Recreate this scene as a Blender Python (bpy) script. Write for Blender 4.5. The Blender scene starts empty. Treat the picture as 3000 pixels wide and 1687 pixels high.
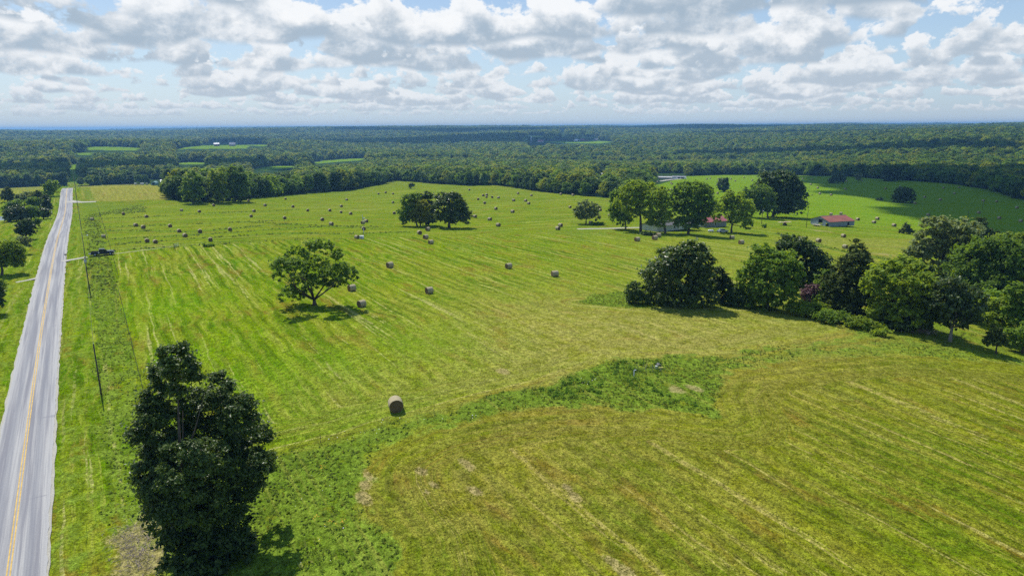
import bpy, math
import numpy as np
from mathutils import Matrix, Vector
rng = np.random.default_rng(11)
scene = bpy.context.scene
COL = scene.collection
# ------------------------------------------------------------------ camera
F_PX = 1990.0; ROLL = math.atan(17/3000.0); PITCH = math.atan(473/F_PX); CAM = np.array([0., 0., 36.])
cp, sp = math.cos(PITCH), math.sin(PITCH); cr, sr = math.cos(ROLL), math.sin(ROLL)
FWD = np.array([0, cp, -sp]); UP0 = np.array([0, sp, cp]); R0 = np.array([1., 0, 0])
RIGHT = cr*R0 - sr*UP0; UPV = sr*R0 + cr*UP0
cam_data = bpy.data.cameras.new("camera"); cam = bpy.data.objects.new("camera", cam_data); COL.objects.link(cam)
M = Matrix.Identity(4)
for i in range(3):
    M[i][0] = RIGHT[i]; M[i][1] = UPV[i]; M[i][2] = -FWD[i]; M[i][3] = CAM[i]
cam.matrix_world = M
cam_data.sensor_width = 36; cam_data.lens = F_PX/3000*36; cam_data.clip_start = 0.5; cam_data.clip_end = 60000
scene.camera = cam
# ------------------------------------------------------------------ sun + sky
SUN_EL = math.radians(57); SUN_AZ = math.radians(-33)      # azimuth measured from +Y towards +X
SUN = np.array([math.sin(SUN_AZ)*math.cos(SUN_EL), math.cos(SUN_AZ)*math.cos(SUN_EL), math.sin(SUN_EL)])
sl = bpy.data.lights.new("sun", 'SUN'); sl.energy = 5.0; sl.angle = math.radians(0.5); sl.color = (1.0, 0.955, 0.88)
so = bpy.data.objects.new("sun", sl); COL.objects.link(so)
so.rotation_euler = Vector(SUN).to_track_quat('Z', 'Y').to_euler()
scene.view_settings.view_transform = 'Standard'; scene.view_settings.look = 'None'
scene.view_settings.exposure = 0.0; scene.view_settings.gamma = 1.0
scene.cycles.use_denoising = False
scene.cycles.max_bounces = 6; scene.cycles.diffuse_bounces = 3; scene.cycles.transmission_bounces = 3
scene.cycles.volume_bounces = 0; scene.cycles.caustics_reflective = False; scene.cycles.caustics_refractive = False
scene.cycles.sample_clamp_indirect = 6

class NT:
    """small helper for writing node trees"""
    def __init__(self, tree): self.t = tree; self.n = tree.nodes; self.l = tree.links
    def set(self, sock, v):
        if v is None: return
        if isinstance(v, bpy.types.NodeSocket): self.l.new(v, sock)
        elif isinstance(v, bpy.types.Node): self.l.new(v.outputs[0], sock)
        else: sock.default_value = v
    def node(self, typ, ins=(), **kw):
        n = self.n.new(typ)
        for k, v in kw.items(): setattr(n, k, v)
        if isinstance(ins, dict):
            for k, v in ins.items(): self.set(n.inputs[k], v)
        else:
            for i, v in enumerate(ins): self.set(n.inputs[i], v)
        return n
    def math(self, op, a, b=None, c=None, clamp=False):
        return self.node('ShaderNodeMath', [a, b, c], operation=op, use_clamp=clamp).outputs[0]
    def vmath(self, op, a, b=None): return self.node('ShaderNodeVectorMath', [a, b], operation=op).outputs[0]
    def noise(self, vec, scale, detail=3, rough=0.55, dist=0.0, lac=2.0):
        n = self.node('ShaderNodeTexNoise', {'Vector': vec, 'Scale': scale, 'Detail': detail, 'Roughness': rough, 'Distortion': dist, 'Lacunarity': lac})
        return n.outputs['Fac']
    def smooth(self, x, a, b, lo=0.0, hi=1.0):
        return self.node('ShaderNodeMapRange', [x, a, b, lo, hi], interpolation_type='SMOOTHSTEP').outputs[0]
    def mix(self, f, a, b, blend='MIX'):
        n = self.n.new('ShaderNodeMix'); n.data_type = 'RGBA'; n.blend_type = blend
        self.set(n.inputs[0], f); self.set(n.inputs[6], a); self.set(n.inputs[7], b)
        return n.outputs[2]
    def comb(self, x, y, z): return self.node('ShaderNodeCombineXYZ', [x, y, z]).outputs[0]
    def attr(self, name, typ='GEOMETRY'): return self.node('ShaderNodeAttribute', attribute_name=name, attribute_type=typ)

def C(r, g, b): return (r, g, b, 1.0)

w = bpy.data.worlds.new("World"); scene.world = w; w.use_nodes = True
nt = NT(w.node_tree); nt.n.clear()
sky = nt.n.new('ShaderNodeTexSky'); sky.sky_type = 'NISHITA'; sky.sun_disc = False
sky.sun_elevation = SUN_EL; sky.sun_rotation = SUN_AZ; sky.altitude = 300; sky.dust_density = 1.5
bg1 = nt.node('ShaderNodeBackground', [sky.outputs[0], 0.05])
dirv = nt.node('ShaderNodeTexCoord').outputs['Generated']
sx = nt.node('ShaderNodeSeparateXYZ', [dirv])
hl = nt.math('MAXIMUM', nt.math('SQRT', nt.math('ADD', nt.math('POWER', sx.outputs[0], 2.0), nt.math('POWER', sx.outputs[1], 2.0))), 0.05)
ux, uy = nt.math('DIVIDE', sx.outputs[0], hl), nt.math('DIVIDE', sx.outputs[1], hl)
el = nt.math('DIVIDE', nt.math('MAXIMUM', sx.outputs[2], 0.0), hl)          # tangent of the elevation
# fair weather cumulus in rows at growing distance (km): flat bases near 1 km, heaped tops above
col = None; trans = None
RINGS = [5.0, 6.3, 7.8, 9.6, 11.8, 14.6, 18.2, 23.0, 30.0, 41.0, 60.0]
for k, D in enumerate(RINGS):
    bx, by = nt.math('MULTIPLY', ux, D), nt.math('MULTIPLY', uy, D); z = nt.math('MULTIPLY', el, D)
    low = nt.noise(nt.comb(bx, by, 7.1*k+2.0), 0.50, 2, 0.5)                  # how much cloud here, and how high its base
    zb = nt.math('ADD', z, nt.math('MULTIPLY', nt.math('SUBTRACT', low, 0.5), 0.9))
    tt = nt.math('DIVIDE', nt.math('SUBTRACT', zb, 0.93), 0.85)               # 0 at the base, 1 at the top
    vec = nt.comb(bx, by, nt.math('MULTIPLY', z, 1.35))
    def dens(v): return nt.noise(v, 1.28 if D < 15 else 0.95, 8, 0.58, 0.12)
    n0 = dens(vec); n1 = dens(nt.vmath('ADD', vec, (-0.10, 0.0, 0.24)))       # second look a little towards the sun
    cov = nt.math('ADD', n0, nt.math('MULTIPLY', nt.math('SUBTRACT', low, 0.5), 0.95))
    th = nt.math('ADD', 0.452-.060*(k/10.0), nt.math('MULTIPLY', nt.math('POWER', nt.math('MAXIMUM', tt, 0.0), 1.25), 0.24))
    dn = nt.math('SUBTRACT', cov, th)
    a = nt.math('MULTIPLY', nt.smooth(dn, 0.0, 0.050), nt.smooth(tt, 0.0, 0.10))
    a = nt.math('MULTIPLY', a, 0.96)
    lit = nt.math('ADD', nt.math('MULTIPLY', nt.math('SUBTRACT', n0, n1), 4.2), nt.math('ADD', 0.10, nt.math('MULTIPLY', tt, 1.5)))
    lit = nt.math('ADD', lit, nt.smooth(dn, 0.0, 0.12, 0.35, 0.0))
    lit = nt.smooth(lit, 0.10, 1.20)
    far = k/(len(RINGS)-1)
    lay = nt.mix(lit, C(.37+.17*far, .475+.14*far, .585+.11*far), C(.99-.20*far, 1.0-.17*far, 1.01-.14*far))
    if col is None: col = nt.mix(a, C(0, 0, 0), lay); trans = nt.math('SUBTRACT', 1.0, a)
    else:
        col = nt.mix(1.0, col, nt.mix(nt.math('MULTIPLY', a, trans), C(0, 0, 0), lay), 'ADD'); trans = nt.math('MULTIPLY', trans, nt.math('SUBTRACT', 1.0, a))
cover = nt.math('SUBTRACT', 1.0, trans); cv = nt.math('MAXIMUM', cover, 0.01)
lpow = nt.smooth(el, -0.004, 0.040, 1.0, 0.0)                                  # pale veil of low air
blue = nt.mix(nt.smooth(el, 0.02, 0.30), C(.36, .51, .66), C(.13, .26, .50))
veil = nt.node('ShaderNodeBackground', [blue, 0.85]); clear = nt.node('ShaderNodeAddShader', [bg1.outputs[0], veil.outputs[0]])
hcol = nt.node('ShaderNodeBackground', [C(0.57, 0.67, 0.74), 1.0])
cl_only = nt.node('ShaderNodeBackground', [nt.mix(1.0, col, nt.comb(cv, cv, cv), 'DIVIDE'), 1.0])
m1 = nt.node('ShaderNodeMixShader', [cover, clear.outputs[0], cl_only.outputs[0]])
m2 = nt.node('ShaderNodeMixShader', [nt.math('MULTIPLY', lpow, 0.85), m1.outputs[0], hcol.outputs[0]])
out = nt.n.new('ShaderNodeOutputWorld'); nt.l.new(m2.outputs[0], out.inputs[0])
w.cycles.sampling_method = 'MANUAL'; w.cycles.sample_map_resolution = 512

# ------------------------------------------------------------------ terrain
RD = np.array([-0.52790202, 0.84930528]); RL = np.array([0.84930528, 0.52790202])   # along the road / right of it
def sl_of(x, y): return x*RD[0]+y*RD[1], x*RL[0]+y*RL[1]
def xy_of(s, l): return s*RD[0]+l*RL[0], s*RD[1]+l*RL[1]
def ss(x, a, b):
    t = np.clip((x-a)/(b-a), 0, 1); return t*t*(3-2*t)
_S = np.arange(-200, 13000, 10.0)
_Z = np.interp(_S, [-200, 0, 60, 100, 150, 230, 270, 330, 400, 440, 490, 525, 570, 640, 720, 800, 900, 1000, 1300, 13000],
                  [-5, -4.5, -3.5, -1.5, 0, .6, .3, -2, -4.5, -3.4, -1.2, -1.2, -4, -12, -20, -20, -16, -14, -14, -14])
_Z = np.convolve(np.pad(_Z, 4, mode='edge'), np.hanning(11)[1:-1]/np.hanning(11).sum(), mode='valid')
def hills(x, y):
    r = np.hypot(x, y); az = np.degrees(np.arctan2(x, y))
    n = (np.sin(x/410.+1.3)*np.cos(y/530.+.4)*.5 + np.sin(x/190.-y/240.+2.1)*.28 + np.sin(x/900.+y/1300.+4.)*.8
         + np.sin(x/90.+y/140.)*.1)
    a = ss(r, 650, 1500)
    side = 17*ss(az, 8, 30)*ss(r, 900, 2500) + 15*ss(-az, 8, 26)*ss(r, 1300, 2500)
    mid = 34*ss(r, 2600, 5600)
    base = np.minimum(side*1.0+mid, 36)
    return -22*ss(r, 420, 700) + a*(n*14 + base) + 3*ss(r, 7000, 9500)
def h(x, y):
    x = np.asarray(x, float); y = np.asarray(y, float)
    s, l = sl_of(x, y); r = np.hypot(x, y)
    zr = np.interp(s, _S, _Z)
    q = 0.045*np.logaddexp(0, (y-190)/25.)*25 + 0.045*np.logaddexp(0, (x-40)/12.)*12*ss(y, 110, 260)
    zf = -22*np.tanh(q/22)
    zf = zf + 0.35*np.sin(x/31.+.5)*np.cos(y/37.) + 0.12*np.sin(x/9.+y/13.)
    hump = 3.4*np.exp(-((x+3)/72.)**2-((y-90)/58.)**2)*ss(l, -2, 26)
    hump = hump - 7*ss(x, 45, 110)*np.exp(-((y-95)/75.)**2)*ss(x-0.45*y, 5, 75)     # ground falls away to the right-hand wood
    wgt = ss(l, 15, 150)
    zn = zr*(1-wgt)+(zf)*wgt + hump
    far = ss(r, 560, 900)
    return zn*(1-far) + (hills(x, y) + np.where(l < 150, (1-wgt)*(zr+14)*ss(-r, -1500, -900), 0))*far
def ray(u, v):
    X0 = u-1500; Y0 = v-843.5
    X = X0*cr-Y0*sr; Y = X0*sr+Y0*cr
    d = (FWD*F_PX + X*R0 - Y*UP0); return d/F_PX
_T = 25*1.0035**np.arange(1800)
def ground(u, v):
    """world point of the terrain seen at photo pixel (3000 px wide)"""
    d = ray(u, v); P = CAM[None]+_T[:, None]*d[None]
    below = P[:, 2] < h(P[:, 0], P[:, 1])
    i = int(np.argmax(below))
    if not below.any(): i = len(_T)-1
    a, b = _T[max(i-1, 0)], _T[i]
    for _ in range(18):
        m = (a+b)/2; p = CAM+m*d
        if p[2] < h(p[0], p[1]): b = m
        else: a = m
    p = CAM+b*d; return np.array([p[0], p[1], float(h(p[0], p[1]))])
def project(P):
    d = np.asarray(P)-CAM; z = d@FWD
    return 1500+F_PX*(d@RIGHT)/z, 843.5-F_PX*(d@UPV)/z
def depth(P): return float((np.asarray(P)-CAM)@FWD)
def inpoly(x, y, poly):
    x = np.asarray(x); y = np.asarray(y); c = np.zeros(x.shape, bool); n = len(poly)
    for i in range(n):
        x1, y1 = poly[i]; x2, y2 = poly[(i+1) % n]
        if y1 == y2: continue
        cond = ((y1 > y) != (y2 > y)) & (x < (x2-x1)*(y-y1)/(y2-y1)+x1); c ^= cond
    return c
def distline(x, y, pts):
    x = np.asarray(x, float); y = np.asarray(y, float); D = np.full(x.shape, 1e9)
    for (x1, y1), (x2, y2) in zip(pts[:-1], pts[1:]):
        dx, dy = x2-x1, y2-y1; L = dx*dx+dy*dy+1e-9
        t = np.clip(((x-x1)*dx+(y-y1)*dy)/L, 0, 1)
        D = np.minimum(D, np.hypot(x-x1-t*dx, y-y1-t*dy))
    return D
def gp(pts): return [tuple(ground(u, v)[:2]) for u, v in pts]

# ------------------------------------------------------------------ mesh helpers
def mkmesh(name, V, Fc, mats=(), attrs=None, fattrs=None, smooth=False, mat_idx=None):
    """V (n,3); Fc (m,k) array or list of index tuples"""
    me = bpy.data.meshes.new(name); V = np.asarray(V, np.float32)
    if isinstance(Fc, np.ndarray):
        m, k = Fc.shape; loops = Fc.ravel().astype(np.int32); starts = np.arange(m, dtype=np.int32)*k
    else:
        m = len(Fc); lens = np.array([len(f) for f in Fc], np.int32)
        loops = np.concatenate([np.asarray(f, np.int32) for f in Fc]); starts = np.concatenate([[0], np.cumsum(lens)[:-1]]).astype(np.int32)
    me.vertices.add(len(V)); me.vertices.foreach_set('co', V.ravel())
    me.loops.add(len(loops)); me.loops.foreach_set('vertex_index', loops)
    me.polygons.add(m); me.polygons.foreach_set('loop_start', starts)
    if mat_idx is not None: me.polygons.foreach_set('material_index', np.asarray(mat_idx, np.int32))
    for mt in mats: me.materials.append(mt)
    me.update(calc_edges=True)
    me.polygons.foreach_set('use_smooth', np.full(m, smooth, bool))
    for nm, a in (attrs or {}).items():
        at = me.attributes.new(nm, 'FLOAT', 'POINT'); at.data.foreach_set('value', np.asarray(a, np.float32))
    for nm, a in (fattrs or {}).items():
        at = me.attributes.new(nm, 'FLOAT', 'FACE'); at.data.foreach_set('value', np.asarray(a, np.float32))
    return me
def link(name, data, parent=None, loc=None, rotz=0, scale=None):
    o = bpy.data.objects.new(name, data); COL.objects.link(o)
    if parent is not None: o.parent = parent
    if loc is not None: o.location = [float(c) for c in loc]
    if rotz: o.rotation_euler = (0, 0, rotz)
    if scale is not None: o.scale = scale
    return o
def tag(o, label=None, cat=None, group=None, kind=None):
    if label: o['label'] = label
    if cat: o['category'] = cat
    if group: o['group'] = group
    if kind: o['kind'] = kind
    return o
def thing(name, label, cat, loc, rotz=0, group=None):
    return tag(link(name, None, loc=loc, rotz=rotz), label, cat, group)

class MB:
    def __init__(self): self.v = []; self.f = []; self.mi = []; self.sm = []
    def add(self, V, Fs, mi=0, M=None):
        V = np.asarray(V, float)
        if M is not None: V = V@M[:3, :3].T+M[:3, 3]
        o = len(self.v); self.v += [tuple(p) for p in V]; self.f += [tuple(i+o for i in f) for f in Fs]; self.mi += [mi]*len(Fs); return self
    def box(self, c, s, rz=0, mi=0, taper=(1, 1)):
        x, y, z = s[0]/2, s[1]/2, s[2]/2
        tx, ty = taper
        V = np.array([(-x, -y, -z), (x, -y, -z), (x, y, -z), (-x, y, -z), (-x*tx, -y*ty, z), (x*tx, -y*ty, z), (x*tx, y*ty, z), (-x*tx, y*ty, z)])
        ca, sa = math.cos(rz), math.sin(rz); V = V@np.array([[ca, sa, 0], [-sa, ca, 0], [0, 0, 1]])+np.array(c)
        return self.add(V, [(3, 2, 1, 0), (4, 5, 6, 7), (0, 1, 5, 4), (1, 2, 6, 5), (2, 3, 7, 6), (3, 0, 4, 7)], mi)
    def tube(self, pts, rad, n=8, mi=0, cap=True):
        pts = np.asarray(pts, float); rad = np.broadcast_to(rad, (len(pts),)); V = []
        for i, p in enumerate(pts):
            d = pts[min(i+1, len(pts)-1)]-pts[max(i-1, 0)]; d = d/(np.linalg.norm(d)+1e-9)
            a = np.cross(d, [0, 0, 1.]) if abs(d[2]) < .95 else np.cross(d, [1., 0, 0]); a /= np.linalg.norm(a); b = np.cross(d, a)
            for k in range(n):
                t = 2*math.pi*k/n; V.append(p+rad[i]*(math.cos(t)*a+math.sin(t)*b))
        Fs = []
        for i in range(len(pts)-1):
            for k in range(n):
                Fs.append((i*n+k, (i+1)*n+k, (i+1)*n+(k+1) % n, i*n+(k+1) % n))
        if cap: Fs.append(tuple(range(n))); Fs.append(tuple(reversed(range((len(pts)-1)*n, len(pts)*n))))
        return self.add(V, Fs, mi)
    def prism(self, poly, y0, y1, mi=0, M=None):
        """polygon in xz swept along y"""
        n = len(poly); V = [(p[0], y0, p[1]) for p in poly]+[(p[0], y1, p[1]) for p in poly]
        Fs = [tuple(range(n)), tuple(reversed(range(n, 2*n)))]+[(i+n, (i+1) % n+n, (i+1) % n, i) for i in range(n)]
        return self.add(V, Fs, mi, M)
    def build(self, name, mat, parent=None, smooth=False, loc=None, rotz=0):
        mats = mat if isinstance(mat, (list, tuple)) else [mat]
        return link(name, mkmesh(name, self.v, self.f, mats, smooth=smooth, mat_idx=self.mi), parent, loc, rotz)

def mat(name, col, rough=0.8, var=0.15, scale=3.0, bump=0.0, metal=0.0, streak=None, dirt=None):
    m = bpy.data.materials.new(name); m.use_nodes = True; n = NT(m.node_tree); b = n.n['Principled BSDF']
    tc = n.node('ShaderNodeTexCoord').outputs['Object']
    if streak: tc = n.vmath('MULTIPLY', tc, streak)
    f = n.noise(tc, scale, 4, 0.6)
    c2 = [c*(1-var*1.6) for c in col]; c1 = [min(c*(1+var*1.6), 1) for c in col]
    cc = n.mix(n.smooth(f, 0.3, 0.7), C(*c2), C(*c1))
    if dirt: cc = n.mix(n.smooth(n.noise(tc, scale*.37, 3), 0.5, 0.68), cc, C(*dirt))
    n.set(b.inputs['Base Color'], cc); b.inputs['Roughness'].default_value = rough; b.inputs['Metallic'].default_value = metal
    if bump:
        bn = n.node('ShaderNodeBump', {'Strength': bump, 'Distance': 0.05, 'Height': f}); n.set(b.inputs['Normal'], bn.outputs[0])
    return m
def leafmat(name, dark, light, trans=0.35, rough=0.55, spec=0.25, inst=False, tcol=None):
    """foliage: diffuse + light coming through the leaf; tint per clump from the mesh"""
    m = bpy.data.materials.new(name); m.use_nodes = True; n = NT(m.node_tree); b = n.n['Principled BSDF']; o = n.n['Material Output']
    f = n.attr('tint').outputs['Fac']
    rnd = n.node('ShaderNodeObjectInfo').outputs['Random']
    if inst: rnd = n.attr('itint', 'INSTANCER').outputs['Fac']
    f2 = n.math('ADD', n.math('MULTIPLY', f, 0.62), n.math('MULTIPLY', rnd, 0.38 if not inst else 0.55), clamp=True)
    cc = n.mix(f2, C(*dark), C(*light))
    n.set(b.inputs['Base Color'], cc); b.inputs['Roughness'].default_value = rough
    b.inputs['Specular IOR Level'].default_value = spec
    tr = n.node('ShaderNodeBsdfTranslucent', [n.mix(1.0, cc, C(*(tcol or (1.5, 1.35, .45))), 'MULTIPLY')])
    mx = n.node('ShaderNodeMixShader', [trans, b.outputs[0], tr.outputs[0]])
    n.l.new(mx.outputs[0], o.inputs[0]); return m
ORD = ['', 'first', 'second', 'third', 'fourth', 'fifth', 'sixth', 'seventh', 'eighth', 'ninth', 'tenth', 'eleventh', 'twelfth', 'thirteenth',
       'fourteenth', 'fifteenth', 'sixteenth', 'seventeenth', 'eighteenth', 'nineteenth', 'twentieth']
def ordn(k):
    if k <= 20: return ORD[k]
    s = {1: 'st', 2: 'nd', 3: 'rd'}.get(k % 10, 'th') if k % 100 not in (11, 12, 13) else 'th'
    return f'{k}{s}'
# ------------------------------------------------------------------ regions of the ground (traced on the ground)
FIELD_LOW = [(810,1345),(1000,1300),(1180,1240),(1400,1180),(1600,1130),(1740,1080),(1800,1050),(1960,1045),(2100,1045),(2300,1010),(2460,985),(2500,975)]
FIELD_TIP = [(2500,975),(2480,940),(2300,905),(2000,895),(1850,900),(1700,885)]
HEDGE_FOOT = [(1730,865),(1840,855),(2000,870),(2300,880),(2500,900),(2800,960),(3050,1030),(3300,1060)]
FIELD_B = [(3300,1090),(3050,1075),(2800,1050),(2600,1040),(2350,1055),(2150,1085),(2080,1150),(2100,1215),(1900,1190),(1640,1190),(1450,1210),(1250,1250),(1110,1320),(1060,1380),(1055,1450),(1090,1540),(1150,1620),(1160,1750)]
W_LOW, W_TIP, W_HEDGE, W_FB = map(gp, (FIELD_LOW, FIELD_TIP, HEDGE_FOOT, FIELD_B))
W_STRIP = W_LOW+W_TIP+W_HEDGE+W_FB+gp([(440,1750),(400,1400),(380,1320)])
WINDROWS = [gp(q) for q in ([(300,641),(430,636),(560,628),(870,615)], [(310,665),(500,660),(700,652),(870,645)], [(330,675),(560,680),(700,668),(870,656)],
            [(335,700),(450,695),(550,690),(700,680),(870,668),(1000,662),(1120,665)], [(335,716),(450,708),(560,700),(870,683),(1000,686),(1200,680)], [(700,650),(850,657),(950,662),(1100,670)])]
FENCE_TRACK = gp([(330,735),(420,727),(517,722),(700,712),(860,702),(1000,699)])
DIAG = gp([(2275,684),(2365,708),(2477,738),(2624,764),(2760,790)])
P_GREENPATCH = gp([(262,600),(420,600),(430,622),(300,632)])
P_TAN = gp([(236,545),(345,542),(478,541),(488,560),(497,584),(400,588),(240,592)])
P_TAN2 = gp([(-60,545),(128,543),(130,556),(60,575),(-60,575)])
P_YARD = gp([(1560,672),(1700,662),(2230,668),(2280,690),(2160,702),(1950,695),(1600,690)])
P_RIGHTY = gp([(2260,700),(2330,690),(2700,700),(2720,770),(2560,768),(2400,725)])
P_WEEDPOND = gp([(1785,1065),(1850,1053),(1940,1053),(1965,1070),(1930,1105),(1890,1118),(1940,1150),(2040,1185),(2040,1195),(1940,1180),(1850,1135),(1795,1100)])
BROWN = [tuple(ground(u, v)[:2])+(r,) for u, v, r in ((1985,1143,1.8),(2040,1138,1.5),(1075,1390,1.3),(1068,1420,1.2),(1066,1455,1.2),(1232,1378,1.0),(1250,1440,.9),(1270,1420,.9),(1390,1440,1.2),
          (1370,1360,1.3),(1660,1430,1.0),(1680,1450,1.0),(1790,1640,1.2),(1820,1665,1.2),(400,1560,3.4),(370,1600,3.0),(440,1640,3.0),(395,1660,3.5),(440,1530,2.2),(1480,1090,1.6),(2590,745,4.5),(2400,676,5))]
DRY = [tuple(ground(u, v)[:2])+(r, a) for u, v, r, a in ((1780,1010,26,.55),(1500,1260,18,.3),(1850,1450,24,.35),(1000,1150,12,.25),(2200,960,22,.35),(2500,1150,30,.2),(1650,920,22,.3),(1300,1480,10,.35),(2200,740,40,.35))]
BRIGHT = [tuple(ground(u, v)[:2])+(r,) for u, v, r in ((820,1100,14),(450,900,16),(1250,1000,12),(980,1060,10),(620,1020,10),(1150,1240,8),(1960,1160,5),(1850,1075,6),(1900,1120,5))]

XR = ground(2120, 1090)[0]-.12*ground(2120, 1090)[1]
W_FBC = W_FB+gp([(1160, 1950), (3400, 1950)])
def masks(x, y):
    s, l = sl_of(x, y); r = np.hypot(x, y)
    nz = np.sin(x*.9+np.sin(y*.7)*1.5)*np.sin(y*.8+1.1*np.sin(x*.5)); nz2 = np.sin(x*.23+2*np.sin(y*.19))*np.sin(y*.27+1.4*np.sin(x*.21)+1)
    sd = distline(x, y, W_STRIP+W_STRIP[:1])*np.where(inpoly(x, y, W_STRIP), 1, -1)
    lush = ss(sd+nz*.6+nz2*.9+1.0, -1.4, 2.0)*(.86+.14*nz2)
    lush = lush*(1-.42*ss(x-.12*y, XR-6, XR+10))
    lush = np.where(inpoly(x, y, P_WEEDPOND), .80+.12*nz2, lush)
    nz = np.sin(x*.9+np.sin(y*.7)*1.5)*np.sin(y*.8+1.1*np.sin(x*.5))
    lush = np.maximum(lush, ss(1.4+nz*.4-distline(x, y, FENCE_TRACK), -.4, .8)*.7)
    for wr in WINDROWS: lush = np.maximum(lush, ss(1.5+.5*nz-distline(x, y, wr), -.4, .6)*1.25)
    lush = np.maximum(lush, ss(2.3+nz*.8-distline(x, y, DIAG), -1, 1)*.8)
    lush = np.maximum(lush, inpoly(x+2*nz2, y+3*nz, P_GREENPATCH)*.62)
    lush = np.maximum(lush, inpoly(x, y, P_YARD)*.45)
    near = (s > 20) & (s < 560)
    verge = near & (l > -7.4) & (l < 3.2+.5*nz)
    lush = np.where(verge & (l > -2.2+.8*nz2), np.maximum(lush, .68+.12*nz2), lush)
    lush = np.where(verge & (l <= -2.2), np.maximum(lush, .47), lush)
    lv = near & (l < -13.1) & (l > -24+nz)
    lush = np.where(lv, np.maximum(lush, .47), lush)
    lush = np.where((s < 60) & (l < 3), .8, lush)
    tan = .22*ss(y, 70, 100)*ss(-y, -215, -150)*ss(x, -50, 10)+.85*inpoly(x, y, P_TAN)+.6*inpoly(x, y, P_TAN2)+.4*inpoly(x, y, P_RIGHTY)
    for a, b, rr, am in DRY: tan = tan+am*np.exp(-((x-a)**2+(y-b)**2)/rr**2)
    # dry fringe along the mowed edges
    brown = np.zeros_like(x)
    ang = np.arctan2(y, x)
    for a, b, rr in BROWN:
        u = (x-a)*RD[0]+(y-b)*RD[1]; t = (x-a)*RL[0]+(y-b)*RL[1]
        brown = np.maximum(brown, ss(1.25+.3*nz-np.sqrt((u/1.5)**2+(t/.8)**2)/rr, 0, 1))
    bright = np.zeros_like(x)
    for a, b, rr in BRIGHT: bright = np.maximum(bright, np.exp(-((x-a)**2+(y-b)**2)/rr**2))
    bright = np.maximum(bright, 1.3*ss(r, 290, 430)*ss(x, 40, 120))
    yel = ss(x*.8-y*.1, -30, 60)*ss(-y, -200, -90)
    return lush, np.clip(tan, 0, 1), brown, bright, yel

def disk_grid():
    az = np.concatenate([np.arange(-180, -60, 3.), np.arange(-60, -43, 0.6), np.arange(-43, 43, 0.16), np.arange(43, 60, .6), np.arange(60, 180.1-3, 3.)])
    az = np.radians(az); rr = [1, 3, 6, 10, 14, 19, 24]; q = 29.
    while q < 15000: rr.append(q); q *= 1.0062 if q < 1500 else 1.012
    rr = np.array(rr); A, R = np.meshgrid(az, rr); X = R*np.sin(A); Y = R*np.cos(A)
    n = len(az); m = len(rr); idx = np.arange(n*m).reshape(m, n); nx = np.roll(idx, -1, axis=1)
    F = np.stack([idx[:-1], nx[:-1], nx[1:], idx[1:]], -1).reshape(-1, 4)
    F = F[:, ::-1]
    return X.ravel(), Y.ravel(), F, n
gx, gy, gF, gn = disk_grid()
gz = h(gx, gy)
gs, gl = sl_of(gx, gy)
lush, tan, brown, bright, yel = masks(gx, gy)
edge = np.minimum(np.minimum(distline(gx, gy, W_LOW), distline(gx, gy, W_TIP)), distline(gx, gy, W_FB))
hd = np.clip(edge, 0, 60)
on_road = ss(4.2-np.abs(gl+10.3), 0, .8)*(gs < 545)*(gs > -120)
gz2 = gz-0.25*on_road
POND_C = ground(2, 640)
pond_d = np.hypot((gx-POND_C[0]+6)/20, (gy-POND_C[1]-2)/11)
gz2 = gz2-1.2*ss(1.2-pond_d, 0, .5)
# mowing direction: across the road behind the gate track, along it elsewhere
midleft = (np.asarray(gs) > 0) & inpoly(gx, gy, FENCE_TRACK+gp([(1400,690),(1900,680),(1900,600),(1500,545),(1130,536),(900,560),(500,585),(235,590),(235,735)]))
rightf = (gx > 60) & (gy > 190)
wv = 5*np.sin(gs/95.+.8)+1.0*np.sin(gs/45.+gl/60.)
W = gl+wv*.6+ .0016*np.maximum(gx-20, 0)**2*0.9; S = gs.copy()
th = .35
W2 = gs*math.cos(.08)+gl*math.sin(.08)+5*np.sin(gl/60.); S2 = gl
W = np.where(midleft, W2, W); S = np.where(midleft, S2, S)
cxr, cyr = ground(2560, 640)[:2]
W3 = np.hypot((gx-cxr), (gy-cyr)*.8); S3 = 40*np.arctan2(gy-cyr, gx-cxr)
W = np.where(rightf, W3, W); S = np.where(rightf, S3, S)
gm = mkmesh("ground", np.stack([gx, gy, gz2], 1), gF, smooth=True,
            attrs=dict(fb=inpoly(gx, gy, W_FBC).astype(float), W=W, S=S, hd=hd, lush=lush, tan=tan, brown=brown, bright=bright, yel=yel))
m = bpy.data.materials.new("field_grass"); m.use_nodes = True; n = NT(m.node_tree); b = n.n['Principled BSDF']
A = lambda k: n.attr(k).outputs['Fac']
pos = n.node('ShaderNodeNewGeometry').outputs['Position']
wob = n.noise(pos, 0.12, 2)
Wc, Sc = A('W'), A('S'); hdv = A('hd')
hmix = n.smooth(hdv, 5, 9, 1, 0)
Wc = n.math('ADD', n.math('MULTIPLY', Wc, n.math('SUBTRACT', 1.0, hmix)), n.math('MULTIPLY', hdv, hmix))
Wc = n.math('ADD', Wc, n.math('MULTIPLY', wob, 1.1))
vec1 = n.comb(n.math('MULTIPLY', Wc, 1.0), n.math('MULTIPLY', Sc, 0.035), 0.0)
vec2 = n.comb(n.math('MULTIPLY', Wc, 0.30), n.math('MULTIPLY', Sc, 0.022), 5.0)
fine = n.noise(vec1, 1.15, 6, 0.72); broad = n.noise(vec2, 1.0, 3, 0.5)
vec3 = n.comb(n.math('MULTIPLY', Wc, 0.62), n.math('MULTIPLY', Sc, 0.010), 9.0)
strawn = n.noise(vec3, 1.4, 3, 0.6)
patch = n.noise(pos, 0.055, 4, 0.6); mid = n.noise(pos, 0.45, 4, 0.65); spk = n.noise(pos, 3.2, 4, 0.75)
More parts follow.
